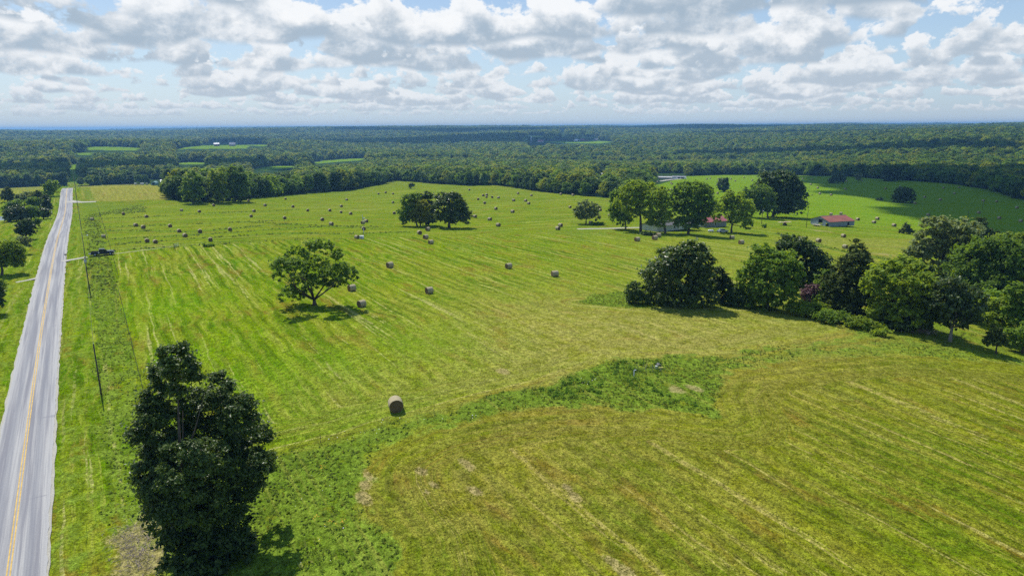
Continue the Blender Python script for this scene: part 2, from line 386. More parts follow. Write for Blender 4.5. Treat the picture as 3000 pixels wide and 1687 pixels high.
spk2 = n.noise(pos, 9.0, 2, 0.7)
g = n.mix(n.smooth(patch, 0.38, 0.62), C(.080, .155, .006), C(.150, .205, .008))
g = n.mix(n.smooth(mid, 0.44, 0.64), g, C(.160, .222, .012))
g = n.mix(n.math('MULTIPLY', n.smooth(broad, 0.50, 0.62), 0.55), g, C(.190, .202, .022))
g = n.mix(n.math('MULTIPLY', n.smooth(broad, 0.48, 0.36), 0.60), g, C(.062, .120, .005))
g = n.mix(n.math('MULTIPLY', n.smooth(fine, 0.535, 0.61), 0.70), g, C(.262, .278, .052))
g = n.mix(n.math('MULTIPLY', n.smooth(fine, 0.465, 0.385), 0.75), g, C(.042, .072, .004))
pz = n.noise(n.comb(n.math('MULTIPLY', Wc, .22), n.math('MULTIPLY', Sc, .07), 3.0), 1.0, 5, .68)
g = n.mix(n.math('MULTIPLY', n.smooth(pz, 0.52, 0.64), 0.66), g, C(.165, .110, .020))
g = n.mix(n.math('MULTIPLY', n.smooth(pz, 0.45, 0.32), 0.60), g, C(.070, .165, .006))
sw = n.math('SINE', n.math('ADD', n.math('MULTIPLY', Wc, 2.3), n.math('MULTIPLY', n.noise(pos, 0.06, 3), 16.0)))
swa = n.smooth(n.noise(pos, .03, 2), .3, .6, .20, .54)
g = n.mix(n.math('MULTIPLY', n.smooth(sw, .2, 1.0), swa), g, C(.190, .218, .028))
g = n.mix(n.math('MULTIPLY', n.smooth(sw, -.3, -1.0), swa), g, C(.060, .100, .006))
straw = n.math('MULTIPLY', n.smooth(strawn, 0.60, 0.655), n.smooth(n.noise(pos, 1.1, 3, .7), 0.34, 0.56))
thin = n.noise(n.comb(n.math('MULTIPLY', Wc, .85), n.math('MULTIPLY', Sc, .014), 17.0), 1.0, 2, .5)
straw = n.math('MAXIMUM', straw, n.math('MULTIPLY', n.smooth(thin, 0.665, 0.70), n.smooth(mid, .42, .58)))
g = n.mix(n.math('MULTIPLY', straw, 0.78), g, C(.34, .325, .11))
g = n.mix(n.math('MULTIPLY', A('bright'), 0.35), g, C(.12, .24, .008))
g = n.mix(n.math('MULTIPLY', A('tan'), 0.55), g, n.mix(n.smooth(mid, .35, .6), C(.22, .19, .035), C(.32, .26, .085)))
fbv = A('fb'); fbm = n.mix(fbv, C(1, 1, 1), C(.90, .83, .74)); g = n.mix(1.0, g, fbm, 'MULTIPLY')
sat = n.node('ShaderNodeHueSaturation', {'Saturation': 1.03, 'Color': g}); g = sat.outputs[0]
lg = n.mix(n.smooth(mid, 0.36, 0.64), C(.074, .126, .009), C(.132, .190, .018))
lg = n.mix(n.math('MULTIPLY', n.smooth(spk, 0.55, 0.75), 0.5), lg, C(.19, .235, .045))
# longer verge grass keeps tyre-wide lines running along the road
lt = n.noise(n.comb(n.math('MULTIPLY', A('W'), 0.9), n.math('MULTIPLY', A('S'), 0.012), 2.0), 1.0, 2)
lg = n.mix(n.math('MULTIPLY', n.smooth(lt, 0.55, 0.66), 0.45), lg, C(.20, .20, .035))
lf = n.math('ADD', n.math('MULTIPLY', A('lush'), .88), n.math('MULTIPLY', n.math('SUBTRACT', mid, 0.5), 2.0))
g = n.mix(n.smooth(lf, 0.30, 0.70), g, lg)
bf = n.math('ADD', A('brown'), n.math('MULTIPLY', n.math('SUBTRACT', spk, 0.5), 1.8))
g = n.mix(n.math('MULTIPLY', n.smooth(bf, 0.5, 1.0), .62), g, n.mix(spk, C(.20, .15, .06), C(.36, .28, .14)))
dk = n.smooth(spk, 0.25, 0.62, 0.38, 1.38); dk2 = n.smooth(spk2, .32, .68, .55, 1.4)
spk4 = n.noise(pos, 1.3, 4, .7); dd = n.math('MULTIPLY', n.math('MULTIPLY', dk, dk2), n.smooth(spk4, .3, .65, .66, 1.26))
g = n.mix(1.0, g, n.comb(dd, dd, dd), 'MULTIPLY')
n.set(b.inputs['Base Color'], g); b.inputs['Roughness'].default_value = 0.95; b.inputs['Specular IOR Level'].default_value = 0.0
hh = n.math('ADD', n.math('MULTIPLY', spk, 0.55), n.math('ADD', n.math('MULTIPLY', fine, 0.6), n.math('MULTIPLY', mid, .8)))
bn = n.node('ShaderNodeBump', {'Strength': 0.55, 'Distance': 0.35, 'Height': hh}); n.set(b.inputs['Normal'], bn.outputs[0])
gm.materials.append(m); GROUND_MAT = m
tag(link("ground", gm), "rolling hay fields of mown grass", kind='structure')
SURF = lambda x, y: float(h(x, y))

# ------------------------------------------------------------------ road, markings, drives
def strip(name, ls, s0, s1, ds, zoff, mt, wob=0.0, seed=1):
    S_ = np.arange(s0, s1+ds, ds); r_ = np.random.default_rng(seed); V = []; k = len(ls)
    for i, s in enumerate(S_):
        for j, l in enumerate(ls):
            w_ = r_.normal()*wob if j in (0, k-1) else 0
            x, y = xy_of(s, l+w_); V.append((x, y, float(h(*xy_of(s, -10.3)))*1.0+zoff(j, k)))
    n_ = len(S_); F_ = [(i*k+j, i*k+j+1, (i+1)*k+j+1, (i+1)*k+j) for i in range(n_-1) for j in range(k-1)]
    return mkmesh(name, V, F_, [mt], smooth=True)
m = bpy.data.materials.new("road_asphalt"); m.use_nodes = True; n = NT(m.node_tree); b = n.n['Principled BSDF']
pos = n.node('ShaderNodeNewGeometry').outputs['Position']
lc = n.node('ShaderNodeVectorMath', [pos, (RL[0], RL[1], 0)], operation='DOT_PRODUCT').outputs['Value']
sc_ = n.node('ShaderNodeVectorMath', [pos, (RD[0], RD[1], 0)], operation='DOT_PRODUCT').outputs['Value']
v1 = n.comb(n.math('MULTIPLY', lc, 1.6), n.math('MULTIPLY', sc_, 0.025), 0)
v2 = n.comb(n.math('MULTIPLY', lc, 8), n.math('MULTIPLY', sc_, 0.08), 3)
f1 = n.noise(v1, 1.0, 4, 0.6); f2 = n.noise(v2, 1.0, 3, 0.6); f3 = n.noise(pos, 14, 3, .7)
rc = n.mix(n.smooth(f1, .36, .62), C(.215, .212, .225), C(.40, .39, .37))
rc = n.mix(n.math('MULTIPLY', n.smooth(f2, .45, .7), .6), rc, C(.21, .21, .23))
u_ = n.math('ABSOLUTE', n.math('ADD', lc, 10.3))
tr = n.smooth(n.math('ABSOLUTE', n.math('SUBTRACT', u_, 1.45)), 0.15, 0.6, 1, 0)
rc = n.mix(n.math('MULTIPLY', tr, .5), rc, C(.20, .205, .225))
rc = n.mix(n.smooth(u_, 2.45, 2.75), rc, n.mix(f3, C(.33, .325, .315), C(.43, .42, .40)))
cr_ = n.smooth(n.noise(n.comb(n.math('MULTIPLY', lc, .25), n.math('MULTIPLY', sc_, .9), 7), .30, 3, .6), .685, .700)
rc = n.mix(n.math('MULTIPLY', cr_, .5), rc, C(.2, .2, .22))
sp_ = n.smooth(f3, .3, .7, .85, 1.12); rc = n.mix(1, rc, n.comb(sp_, sp_, sp_), 'MULTIPLY')
n.set(b.inputs['Base Color'], rc); b.inputs['Roughness'].default_value = .9; b.inputs['Specular IOR Level'].default_value = .15
gravel = mat("pale_gravel", (.38, .36, .30), .95, .12, 6, .3)
yellow = mat("yellow_paint", (.52, .34, .08), .8, .14, 2.0)
tag(link("road_shoulder", strip("road_shoulder", [-13.38, -13.1, -7.5, -7.22], -40, 545, 1.5, lambda j, k: (-.12, .0, .0, -.12)[j], gravel, .07, 3)), kind='structure')
tag(link("road", strip("road", [-13.15, -12.2, -10.3, -8.4, -7.45], -40, 546, 1.0, lambda j, k: (.03, .08, .12, .08, .03)[j], m, .05, 4)), "grey two lane country road with worn asphalt", kind='structure')
for dl in (-.19, .07):
    tag(link("road_marking", strip("road_marking", [-10.3+dl, -10.3+dl+.12], 35, 546, 1.0, lambda j, k: .1285-abs(dl+.06)*.02, yellow)), kind='structure')
def drape(name, pts, widths, mt, zo=.07, ds=1.0, seed=0, wob=.12):
    """gravel drive draped over the ground along a polyline of ground points"""
    r_ = np.random.default_rng(seed); P = np.asarray(pts); d = np.hypot(*np.diff(P, axis=0).T); D = np.concatenate([[0], np.cumsum(d)])
    q = np.arange(0, D[-1], ds); X = np.interp(q, D, P[:, 0]); Y = np.interp(q, D, P[:, 1]); Wd = np.interp(q, D, widths)
    tx, ty = np.gradient(X), np.gradient(Y); L = np.hypot(tx, ty); nx, ny = -ty/L, tx/L; V = []
    for k in (-1, -.5, 0, .5, 1):
        e = r_.normal(size=len(q))*wob*(abs(k) == 1)
        xx, yy = X+nx*(Wd/2*k+e), Y+ny*(Wd/2*k+e)
        V.append(np.stack([xx, yy, h(xx, yy)+(zo if abs(k) < 1 else zo*.2)], 1))
    V = np.stack(V, 1).reshape(-1, 3); F_ = [(i*5+j, i*5+j+1, (i+1)*5+j+1, (i+1)*5+j) for i in range(len(q)-1) for j in range(4)]
    return link(name, mkmesh(name, V, F_, [mt], smooth=True))
track = mat("worn_track", (.27, .27, .12), .95, .2, 1.2, .3)
tag(drape("gravel_path", gp([(180,766),(225,758),(262,752)]), [2.6, 1.7, 1.5], gravel, .09), kind='structure')
tag(drape("farm_track", gp([(262,752),(300,748),(420,733),(510,722)]), [1.5, 1.2, .8, .5], track, .06), kind='structure')
tag(drape("gravel_drive", gp([(196,592),(214,592),(236,592.5),(285,591)]), [14, 8, 4.5, 3.5], gravel, .12), kind='structure')
tag(drape("side_path", gp([(108,815),(75,822),(38,829)]), [1.8, 1.3, .8], gravel, .07), kind='structure')
tag(drape("yard_path", gp([(1690,671),(1800,669),(1930,667)]), [3, 3, 3], gravel, .1), kind='structure')
tag(drape("yard_drive", gp([(1925,532),(1960,527),(2010,523)]), [6, 6, 5], gravel, .25), kind='structure')
# pond
wm = bpy.data.materials.new("pond_water"); wm.use_nodes = True; n = NT(wm.node_tree); b = n.n['Principled BSDF']
b.inputs['Base Color'].default_value = C(.10, .14, .12); b.inputs['Roughness'].default_value = .08
n.set(b.inputs['Normal'], n.node('ShaderNodeBump', {'Strength': .15, 'Height': n.noise(n.node('ShaderNodeNewGeometry').outputs['Position'], 2.0, 3)}).outputs[0])
t_ = np.linspace(0, 2*math.pi, 48, endpoint=False); rr_ = 1+.08*np.sin(3*t_)+.05*np.sin(5*t_+1)
V = np.stack([POND_C[0]-6+19*rr_*np.cos(t_), POND_C[1]+2+10.5*rr_*np.sin(t_), np.full(48, POND_C[2]-.45)], 1)
tag(link("pond", mkmesh("pond", V, [tuple(range(48))], [wm])), kind='structure')
# far clearings: mown meadows among the woods
CLEAR = [[(252,433),(285,430),(345,431),(415,434),(400,441),(330,441),(262,440)], [(515,440),(545,432),(585,428),(622,422),(700,423),(730,430),(722,436),(650,437),(560,436)], [(222,449),(250,447),(275,449),(262,455),(228,455)],
         [(518,478),(560,475),(602,477),(598,482),(530,482)], [(738,497),(780,489),(830,486),(868,487),(845,494),(780,500)], [(918,476),(960,470),(1030,465),(1072,464),(1060,470),(985,475),(930,480)],
         [(1590,416),(1640,413),(1700,414),(1740,412),(1790,415),(1760,419),(1640,420)], [(700,426),(740,424),(790,426),(770,430)], [(203,535),(205,505),(207,482),(222,482),(226,505),(229,535)],
         [(1740,412),(1800,416),(1760,421),(1690,420)]]
W_CLEAR = [gp(c) for c in CLEAR]
# ------------------------------------------------------------------ foliage
LM = dict(
    oak=leafmat("oak_leaves", (.028, .054, .008), (.135, .200, .026), .38, .36, .6),
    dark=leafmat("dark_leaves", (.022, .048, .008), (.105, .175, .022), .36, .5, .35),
    green=leafmat("green_leaves", (.062, .128, .011), (.25, .385, .034), .50),
    light=leafmat("light_leaves", (.11, .18, .013), (.34, .46, .040), .52),
    yellow=leafmat("yellow_green_leaves", (.16, .19, .010), (.36, .39, .034), .47),
    grey=leafmat("grey_green_leaves", (.085, .125, .045), (.31, .38, .15), .42),
    cedar=leafmat("cedar_needles", (.026, .048, .008), (.125, .165, .024), .26, .7, .2),
    neartree=leafmat('near_oak_leaves', (.022, .046, .007), (.105, .165, .022), .34, .42, .35),
    purple=leafmat("purple_flower_heads", (.10, .055, .06), (.26, .15, .16), .3, tcol=(1.2, .9, .9)))
BARK = mat("bark", (.075, .058, .045), .95, .25, 6, .6, streak=(3, 3, .4))
PALEBARK = mat("pale_bark", (.20, .18, .15), .95, .2, 6, .5, streak=(3, 3, .4))

def unit(n, r):
    v = r.normal(size=(n, 3)); return v/np.linalg.norm(v, axis=1, keepdims=True)
def leaves(centers, radii, per, size, r, flat=.75, up=.25, tint=None, elong=1.5, outw=.8):
    """per-leaf rhombi scattered in tufts; centers (k,3), radii (k,3)"""
    k = len(centers); idx = np.repeat(np.arange(k), per); N = len(idx)
    u = unit(N, r); rad = r.random(N)**(1/2.2); P = centers[idx]+u*radii[idx]*rad[:, None]
    nrm = u*outw+unit(N, r)*.8; nrm[:, 2] += up; nrm /= np.linalg.norm(nrm, axis=1, keepdims=True)
    t1 = np.cross(nrm, unit(N, r)); t1 /= np.linalg.norm(t1, axis=1, keepdims=True)+1e-9; t2 = np.cross(nrm, t1)
    s = size*(.6+.8*r.random(N))[:, None]; a = t1*s*elong*.5; b_ = t2*s*.5
    bend = nrm*s*.12
    V = np.stack([P-a-bend, P-b_, P+a-bend, P+b_], 1).reshape(-1, 3)
    T = (tint[idx] if tint is not None else np.full(N, .5))+r.normal(size=N)*.16
    return V, np.clip(T, 0, 1)
def crown(blobs, leaf, r, cover=2.2, tuft=.30, shell=.78, under=.35):
    """blobs: list of (center3, radii3). Each becomes a shell of tufts, each tuft a spray of leaves"""
    Cs, Rs, Ts = [], [], []
    rmean = np.mean([np.mean(b[1]) for b in blobs])
    for c, rd in blobs:
        rd = np.asarray(rd, float); area = 4*math.pi*(np.mean(rd)**2)
        tr = np.clip(tuft*rmean*(.7+.6*r.random()), leaf*1.3, 2.6)
        k = int(max(6, area/(math.pi*tr**2)*1.15))
        u = unit(k, r); keep = (u[:, 2] > -.35) | (r.random(k) < under); u = u[keep]; k = len(u)
        rr = shell+.30*r.random(k)-.35*(r.random(k) < .25)
        Cs.append(np.asarray(c)+u*rd*rr[:, None]); tt = tr*(.7+.6*r.random(k))
        Rs.append(np.stack([tt*1.1, tt*1.1, tt*.75], 1)); bt = r.random()*.3
        Ts.append(.25+bt*.8+.35*r.random(k)*.8+.1*u[:, 2])
    Cs, Rs, Ts = np.concatenate(Cs), np.concatenate(Rs), np.concatenate(Ts)
    tr = Rs[:, 0]; per = np.maximum(4, (cover*math.pi*tr**2/(leaf*leaf*.75)).astype(int))
    idx_per = per
    idx = np.repeat(np.arange(len(Cs)), idx_per); N = len(idx)
    u = unit(N, r); rad = np.minimum(np.abs(r.normal(size=N))*.62, 1.75)
    P = Cs[idx]+u*Rs[idx]*rad[:, None]
    gcen = np.mean([b[0] for b in blobs], 0)
    out = P-gcen; out /= np.linalg.norm(out, axis=1, keepdims=True)+1e-6
    nrm = u*.35+out*.25+unit(N, r)*.75; nrm[:, 2] += .65; nrm /= np.linalg.norm(nrm, axis=1, keepdims=True)
    t1 = np.cross(nrm, unit(N, r)); t1 /= np.linalg.norm(t1, axis=1, keepdims=True)+1e-9; t2 = np.cross(nrm, t1)
    s = leaf*(.55+.9*r.random(N))[:, None]; a = t1*s*.75; b_ = t2*s*.5; bend = nrm*s*.15
    V = np.stack([P-a-bend, P-b_, P+a-bend, P+b_], 1).reshape(-1, 3)
    T = np.clip(Ts[idx]+r.normal(size=N)*.15, 0, 1)
    return V, T, Cs
def leafmesh(name, V, T, mt):
    F_ = np.arange(len(V)).reshape(-1, 4); return mkmesh(name, V, F_, [mt], fattrs=dict(tint=T))
def trunkmesh(name, base_r, fork, targets, r, mt=BARK, top=None):
    mb = MB(); fork = np.asarray(fork, float)
    mid = fork*.5+np.array([r.normal()*.06, r.normal()*.06, 0])*fork[2]
    mb.tube([(0, 0, -.6), (0, 0, .15), mid, fork], [base_r*1.5, base_r*1.1, base_r*.85, base_r*.68], 9)
    for t in targets:
        t = np.asarray(t, float); m1 = fork*.6+t*.4+unit(1, r)[0]*.25*np.linalg.norm(t-fork)*.4; rr = base_r*.42
        t = fork+(t-fork)*.85; mb.tube([fork*.97, m1, t], [rr*1.15, rr*.75, rr*.22], 6)
        for _ in range(2):
            e = t+unit(1, r)[0]*np.linalg.norm(t-fork)*.14; mb.tube([m1, (m1+e)/2+unit(1, r)[0]*.2, e], [rr*.5, rr*.35, rr*.1], 5)
    me = mkmesh(name, mb.v, mb.f, [mt], smooth=True); return me
NLEAF = [0]; HAZE_D = 1.2e-4
def hero(name, label, cat, base, blobs, kind='green', trunk=.3, leaf=None, cover=2.2, group=None, seed=0, bark=BARK, depthf=.9, tuft=.30, fork=.35, spread=.55, under=.35, rs=1.0):
    """a tree measured on the photograph: base pixel and crown lobes (u,v,ru,rv); built at its own distance with real depth"""
    r = np.random.default_rng(seed+hash_(name+label)); B = ground(*base); mpp = depth(B)/F_PX
    hor = B[:2]/np.linalg.norm(B[:2]); side = np.array([hor[1], -hor[0]])
    bl = []; W_ = max(b[0]+b[2] for b in blobs)-min(b[0]-b[2] for b in blobs)
    for (u, v, ru, rv) in blobs:
        d = ray(u, v); t = np.dot(B[:2], hor)/np.dot(d[:2], hor); P = CAM+t*d
        dep = r.uniform(-1, 1)*max(W_*.5*spread-ru*.5, 0)*mpp*depthf
        P = P+np.array([hor[0]*dep, hor[1]*dep, 0])
        P[2] = P[2] + dep*d[2]/np.linalg.norm(d[:2])*1.0
        P = P-B; R_ = (ru*mpp*1.10*rs, max(ru*depthf, rv*.7)*mpp*1.05*rs, rv*mpp*1.10*rs)
        if P[2]-R_[2] < .1: P[2] = max(P[2], R_[2]*.55)
        bl.append((P, np.array(R_)))
    # ellipsoid axes stay close to the view axes: rotate radii by building in the view frame
    Rm = np.array([[side[0], side[1], 0], [hor[0], hor[1], 0], [0, 0, 1]])
    bl2 = [(Rm@c, rd) for c, rd in bl]
    if leaf is None: leaf = max(.16, mpp*3.9)
    V, T, Cs = crown(bl2, leaf, r, cover, tuft, under=under)
    V = V[:, :]@Rm
    NLEAF[0] += len(T)
    root = thing(name, label, cat, B, 0, group)
    link('crown', leafmesh('crown', V, T, LM[kind]), root)
    if trunk:
        top = max(c[2] for c, _ in bl); fz = max(.6, min(c[2]-rd[2]*.3 for c, rd in bl)); fz = min(fz, top*fork+.3)
        k = min(len(bl), 7); sel = [bl[i][0] for i in r.choice(len(bl), k, replace=False)]
        cx = np.mean([c for c, _ in bl], 0)
        link('trunk', trunkmesh('trunk', trunk, (cx[0]*.12, cx[1]*.12, fz), sel, r, bark), root)
    return root
def hash_(s):
    x = 7
    for ch in s: x = (x*131+ord(ch)) % 1000003
    return x
def lobes(s, ox, oy, *L): return [(ox+a/s, oy+b_/s, c/s, d/s) for a, b_, c, d in L]

# the big tree in front
hero('oak_tree', 'tall very dark glossy leaved tree, the largest in front, beside the road verge', 'tree', (585, 1635), lobes(1.966, 0, 950,
     (1000, 200, 75, 90), (960, 330, 90, 100), (1060, 300, 70, 90), (900, 480, 75, 120), (890, 640, 95, 130), (880, 850, 90, 150), (960, 760, 110, 150), (1080, 480, 110, 110),
     (1275, 350, 65, 70), (1230, 470, 110, 90), (1380, 470, 70, 60), (1380, 560, 90, 90), (1480, 650, 85, 90), (1520, 790, 70, 90), (1420, 830, 110, 110),
     (1180, 650, 150, 130), (1300, 720, 130, 120), (1120, 820, 170, 150), (1260, 900, 150, 120), (1020, 950, 130, 120), (920, 1000, 90, 110), (1150, 1010, 160, 100), (1400, 940, 90, 70), (1080, 1110, 170, 90), (960, 1120, 90, 80), (1240, 1060, 150, 80), (870, 960, 60, 90)),
     'neartree', .42, .19, 3.1, seed=3, tuft=.32, depthf=1.0, spread=.7, rs=.97)
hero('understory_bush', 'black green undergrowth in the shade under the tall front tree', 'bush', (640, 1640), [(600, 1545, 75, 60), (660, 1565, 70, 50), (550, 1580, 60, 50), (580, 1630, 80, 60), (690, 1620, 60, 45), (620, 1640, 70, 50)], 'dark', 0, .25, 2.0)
E2 = lambda *L: lobes(2.576, 750, 650, *L)
hero('walnut_tree', 'lone spreading green tree with bare trunk and shade in the middle of the field', 'tree', (922, 893), E2((490, 195, 90, 60), (420, 190, 50, 45), (310, 240, 85, 60), (205, 320, 75, 60),
     (165, 400, 40, 60), (290, 340, 80, 60), (615, 250, 52, 52), (450, 330, 110, 80), (570, 390, 110, 65), (690, 400, 70, 65), (640, 350, 60, 40), (340, 430, 90, 55), (250, 520, 65, 60), (300, 560, 60, 45), (220, 560, 40, 35),
     (600, 460, 75, 38), (440, 450, 90, 50), (380, 520, 50, 40)), 'green', .42, .30, 2.0, depthf=.9, tuft=.34, fork=.3, spread=.8, rs=.88, under=.2)
B2 = lambda *L: lobes(3.435, 700, 350, *L)
hero('oak_tree', 'dark leafy tree, leftmost of the round clump in the middle distance field', 'tree', (1222, 663), B2((1705, 820, 60, 60), (1770, 785, 50, 45), (1680, 930, 75, 75), (1665, 1005, 45, 45), (1740, 900, 70, 80)), 'green', .35, group='trees of the field clump')
hero('maple_tree', 'yellow green bushy tree in the left half of the field clump', 'tree', (1232, 664), B2((1810, 870, 85, 65), (1830, 960, 85, 75), (1780, 970, 60, 65), (1820, 1010, 70, 45)), 'yellow', .3, group='trees of the field clump')
hero('oak_tree', 'dark upright tree behind the yellow green one in the field clump', 'tree', (1256, 660), B2((1880, 785, 65, 50), (1850, 830, 60, 55), (1905, 870, 60, 65), (1925, 960, 50, 75), (1890, 1010, 50, 50)), 'dark', .3, group='trees of the field clump')
hero('oak_tree', 'broad dark oak with thick trunk, right half of the field clump', 'tree', (1316, 667), B2((2050, 790, 75, 50), (2150, 775, 80, 40), (2060, 870, 90, 75), (2190, 860, 80, 75), (2110, 960, 120, 75), (2240, 940, 80, 70), (2290, 960, 50, 55), (2020, 1000, 60, 55), (2290, 1010, 40, 35), (2180, 1000, 80, 50)), 'oak', .6, group='trees of the field clump')
C2 = lambda *L: lobes(3.435, 1400, 350, *L)
hero('willow_tree', 'small pale grey green tree standing alone left of the farmhouse trees', 'tree', (1717, 657), C2((1100, 870, 75, 55), (1035, 915, 60, 60), (1165, 905, 60, 55), (1090, 950, 85, 55), (1010, 970, 35, 35), (1190, 980, 40, 35), (1050, 990, 35, 30)), 'grey', .28, cover=1.5)
G = 'single trees before the left wood'
hero('elm_tree', 'light green tree standing just out from the left end of the dark wood', 'tree', (566, 597), [(566, 530, 20, 26), (560, 555, 26, 26), (574, 570, 24, 22)], 'green', .3, group=G)
hero('elm_tree', 'tall light green tree before the left wood, left one of a close pair', 'tree', (640, 594), [(640, 515, 20, 24), (634, 545, 25, 30), (648, 568, 22, 24)], 'light', .3, group=G)
hero('elm_tree', 'tall light green tree before the left wood, right one of a close pair', 'tree', (690, 591), [(690, 512, 24, 24), (682, 540, 26, 30), (700, 562, 26, 26), (712, 535, 20, 26)], 'green', .3, group=G)
G = 'tall trees round the farmhouse'
hero('elm_tree', 'leftmost of the tall trees by the farmhouse, slender with drooping foliage', 'tree', (1833, 672), C2((1400, 770, 55, 75), (1365, 880, 45, 80), (1430, 900, 60, 90), (1400, 980, 60, 60), (1470, 1000, 70, 70), (1370, 960, 35, 45)), 'green', .3, group=G)
hero('elm_tree', 'forked tall tree with two thick dark limbs beside the left end of the farmhouse', 'tree', (1877, 678), C2((1500, 740, 90, 70), (1600, 680, 90, 55), (1700, 690, 80, 55), (1480, 850, 90, 75), (1590, 800, 110, 80), (1630, 900, 80, 65), (1540, 930, 70, 60)), 'light', .55, group=G)
hero('elm_tree', 'tall tree with curved trunk in front of the pale farmhouse wall', 'tree', (1949, 683), C2((1800, 770, 90, 65), (1850, 720, 65, 40), (1760, 850, 80, 70), (1860, 860, 75, 80), (1740, 960, 60, 60), (1880, 960, 60, 60), (1800, 1000, 70, 65), (1900, 1020, 40, 60), (1740, 1050, 45, 40), (1840, 1060, 40, 35)), 'light', .42, group=G)
hero('elm_tree', 'widest round topped tree in front of the farmhouse middle', 'tree', (2016, 686), C2((2050, 710, 90, 70), (2180, 690, 110, 55), (2290, 720, 80, 65), (2010, 810, 80, 80), (2150, 810, 120, 90), (2290, 820, 85, 80), (2030, 930, 80, 75), (2170, 930, 90, 80), (2290, 890, 60, 60), (2130, 1020, 110, 50), (2020, 1030, 50, 45), (2240, 1010, 50, 50), (2180, 1060, 50, 35), (2060, 1075, 45, 30), (2280, 960, 60, 50), (2320, 900, 50, 50)), 'green', .5, group=G)
F2 = lambda *L: lobes(6.44, 1850, 500, *L)
hero('elm_tree', 'rightmost leafy tree of the farmhouse row with a short leaning trunk', 'tree', (2143, 682), F2((1860, 480, 110, 90), (2050, 480, 90, 70), (1720, 590, 130, 90), (1900, 600, 140, 100), (2120, 600, 110, 90), (2220, 640, 80, 70), (1680, 740, 130, 100), (2000, 760, 150, 120), (2180, 760, 110, 120), (2080, 930, 170, 120), (2200, 1020, 80, 80), (1900, 880, 110, 100), (2280, 740, 70, 60), (1560, 700, 90, 90), (1500, 820, 80, 70), (1620, 900, 70, 60)), 'light', .42, group=G)
hero('shrub', 'low rounded dark shrub in front of the forked farmhouse tree', 'bush', (1896, 690), F2((250, 1185, 50, 32), (330, 1190, 60, 30), (390, 1195, 30, 20)), 'dark', 0)
D2 = lambda *L: lobes(2.862, 2100, 350, *L)
hero('oak_tree', 'huge round dark tree behind the red roofed barn yard', 'tree', (2264, 635), D2((500, 490, 110, 60), (430, 540, 90, 70), (600, 540, 90, 70), (560, 600, 130, 90), (650, 640, 85, 85), (500, 660, 130, 90), (620, 720, 110, 60), (710, 710, 45, 38), (520, 740, 100, 38), (680, 610, 50, 60)), 'dark', .7, group=G)
hero('oak_tree', 'smaller dark tree leaning against the left side of the huge round tree', 'tree', (2250, 640), D2((320, 600, 75, 55), (400, 640, 70, 70), (340, 700, 80, 70), (270, 640, 45, 50), (420, 730, 60, 55), (310, 750, 60, 40)), 'green', .4, group=G)
hero('ash_tree', 'small dark oval tree with two stems far up the slope above the farmhouse', 'tree', (2121, 562), D2((55, 520, 38, 30), (50, 555, 45, 38), (60, 575, 38, 22)), 'dark', .3)
hero('oak_tree', 'single round dark tree in the cloud shadow on the right hand field', 'tree', (2649, 594), D2((1570, 605, 60, 34), (1600, 635, 50, 45), (1530, 650, 45, 42), (1570, 665, 70, 38)), 'dark', .4)
hero('cedar_tree', 'small conical cedar on the bright field right of the red roofed barn', 'tree', (2656, 685), D2((1590, 895, 18, 26), (1590, 925, 38, 28), (1560, 938, 28, 20), (1615, 938, 28, 20)), 'cedar', .15)
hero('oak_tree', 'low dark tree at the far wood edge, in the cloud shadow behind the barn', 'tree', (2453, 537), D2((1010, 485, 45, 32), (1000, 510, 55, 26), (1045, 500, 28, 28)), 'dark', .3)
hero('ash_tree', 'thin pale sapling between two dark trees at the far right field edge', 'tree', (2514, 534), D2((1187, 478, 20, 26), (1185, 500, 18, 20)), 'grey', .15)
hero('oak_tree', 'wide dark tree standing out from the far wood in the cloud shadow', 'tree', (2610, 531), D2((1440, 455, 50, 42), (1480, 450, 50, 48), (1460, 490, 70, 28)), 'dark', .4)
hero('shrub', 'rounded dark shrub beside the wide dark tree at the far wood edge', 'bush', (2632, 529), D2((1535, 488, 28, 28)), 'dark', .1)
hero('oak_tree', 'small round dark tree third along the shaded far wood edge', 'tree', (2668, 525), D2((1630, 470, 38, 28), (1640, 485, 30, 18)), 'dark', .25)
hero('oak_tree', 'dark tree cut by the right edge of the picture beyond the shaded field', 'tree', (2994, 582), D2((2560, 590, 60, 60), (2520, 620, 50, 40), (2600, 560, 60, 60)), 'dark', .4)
hero('ash_tree', 'small lone tree in front of the wood at the back of the middle field', 'tree', (1206, 553), B2((1742, 650, 25, 22), (1738, 672, 22, 16)), 'dark', .15)
hero('maple_tree', 'bright yellow green tree left of the long white farm building', 'tree', (1905, 530), C2((1740, 520, 45, 28), (1715, 545, 40, 25), (1760, 548, 35, 28), (1735, 575, 35, 22)), 'yellow', .25)
H2 = lambda *L: lobes(1.9815, 1700, 600, *L)
G = 'trees of the right hand hedgerow'
hero('hedge_tree', 'large almost black rounded bush, the left end of the hedgerow', 'tree', (1995, 893), H2((640, 285, 85, 60), (700, 320, 65, 70), (510, 300, 70, 50), (570, 330, 90, 70), (460, 400, 80, 80), (590, 430, 130, 90), (700, 430, 70, 90), (420, 500, 90, 70), (550, 530, 120, 55), (690, 520, 90, 60)), 'oak', .4, .42, 2.6, group=G)
hero('shrub', 'small grey green shrub at the far left foot of the hedgerow', 'bush', (1865, 888), H2((320, 500, 50, 50), (300, 540, 38, 32), (350, 545, 50, 30)), 'dark', .12, group=G)
hero('cedar_tree', 'narrow pointed cedar at the right foot of the largest black bush', 'tree', (2117, 888), H2((810, 400, 28, 38), (815, 440, 45, 50), (830, 500, 55, 60), (850, 545, 45, 40)), 'cedar', .2, .38, group=G)
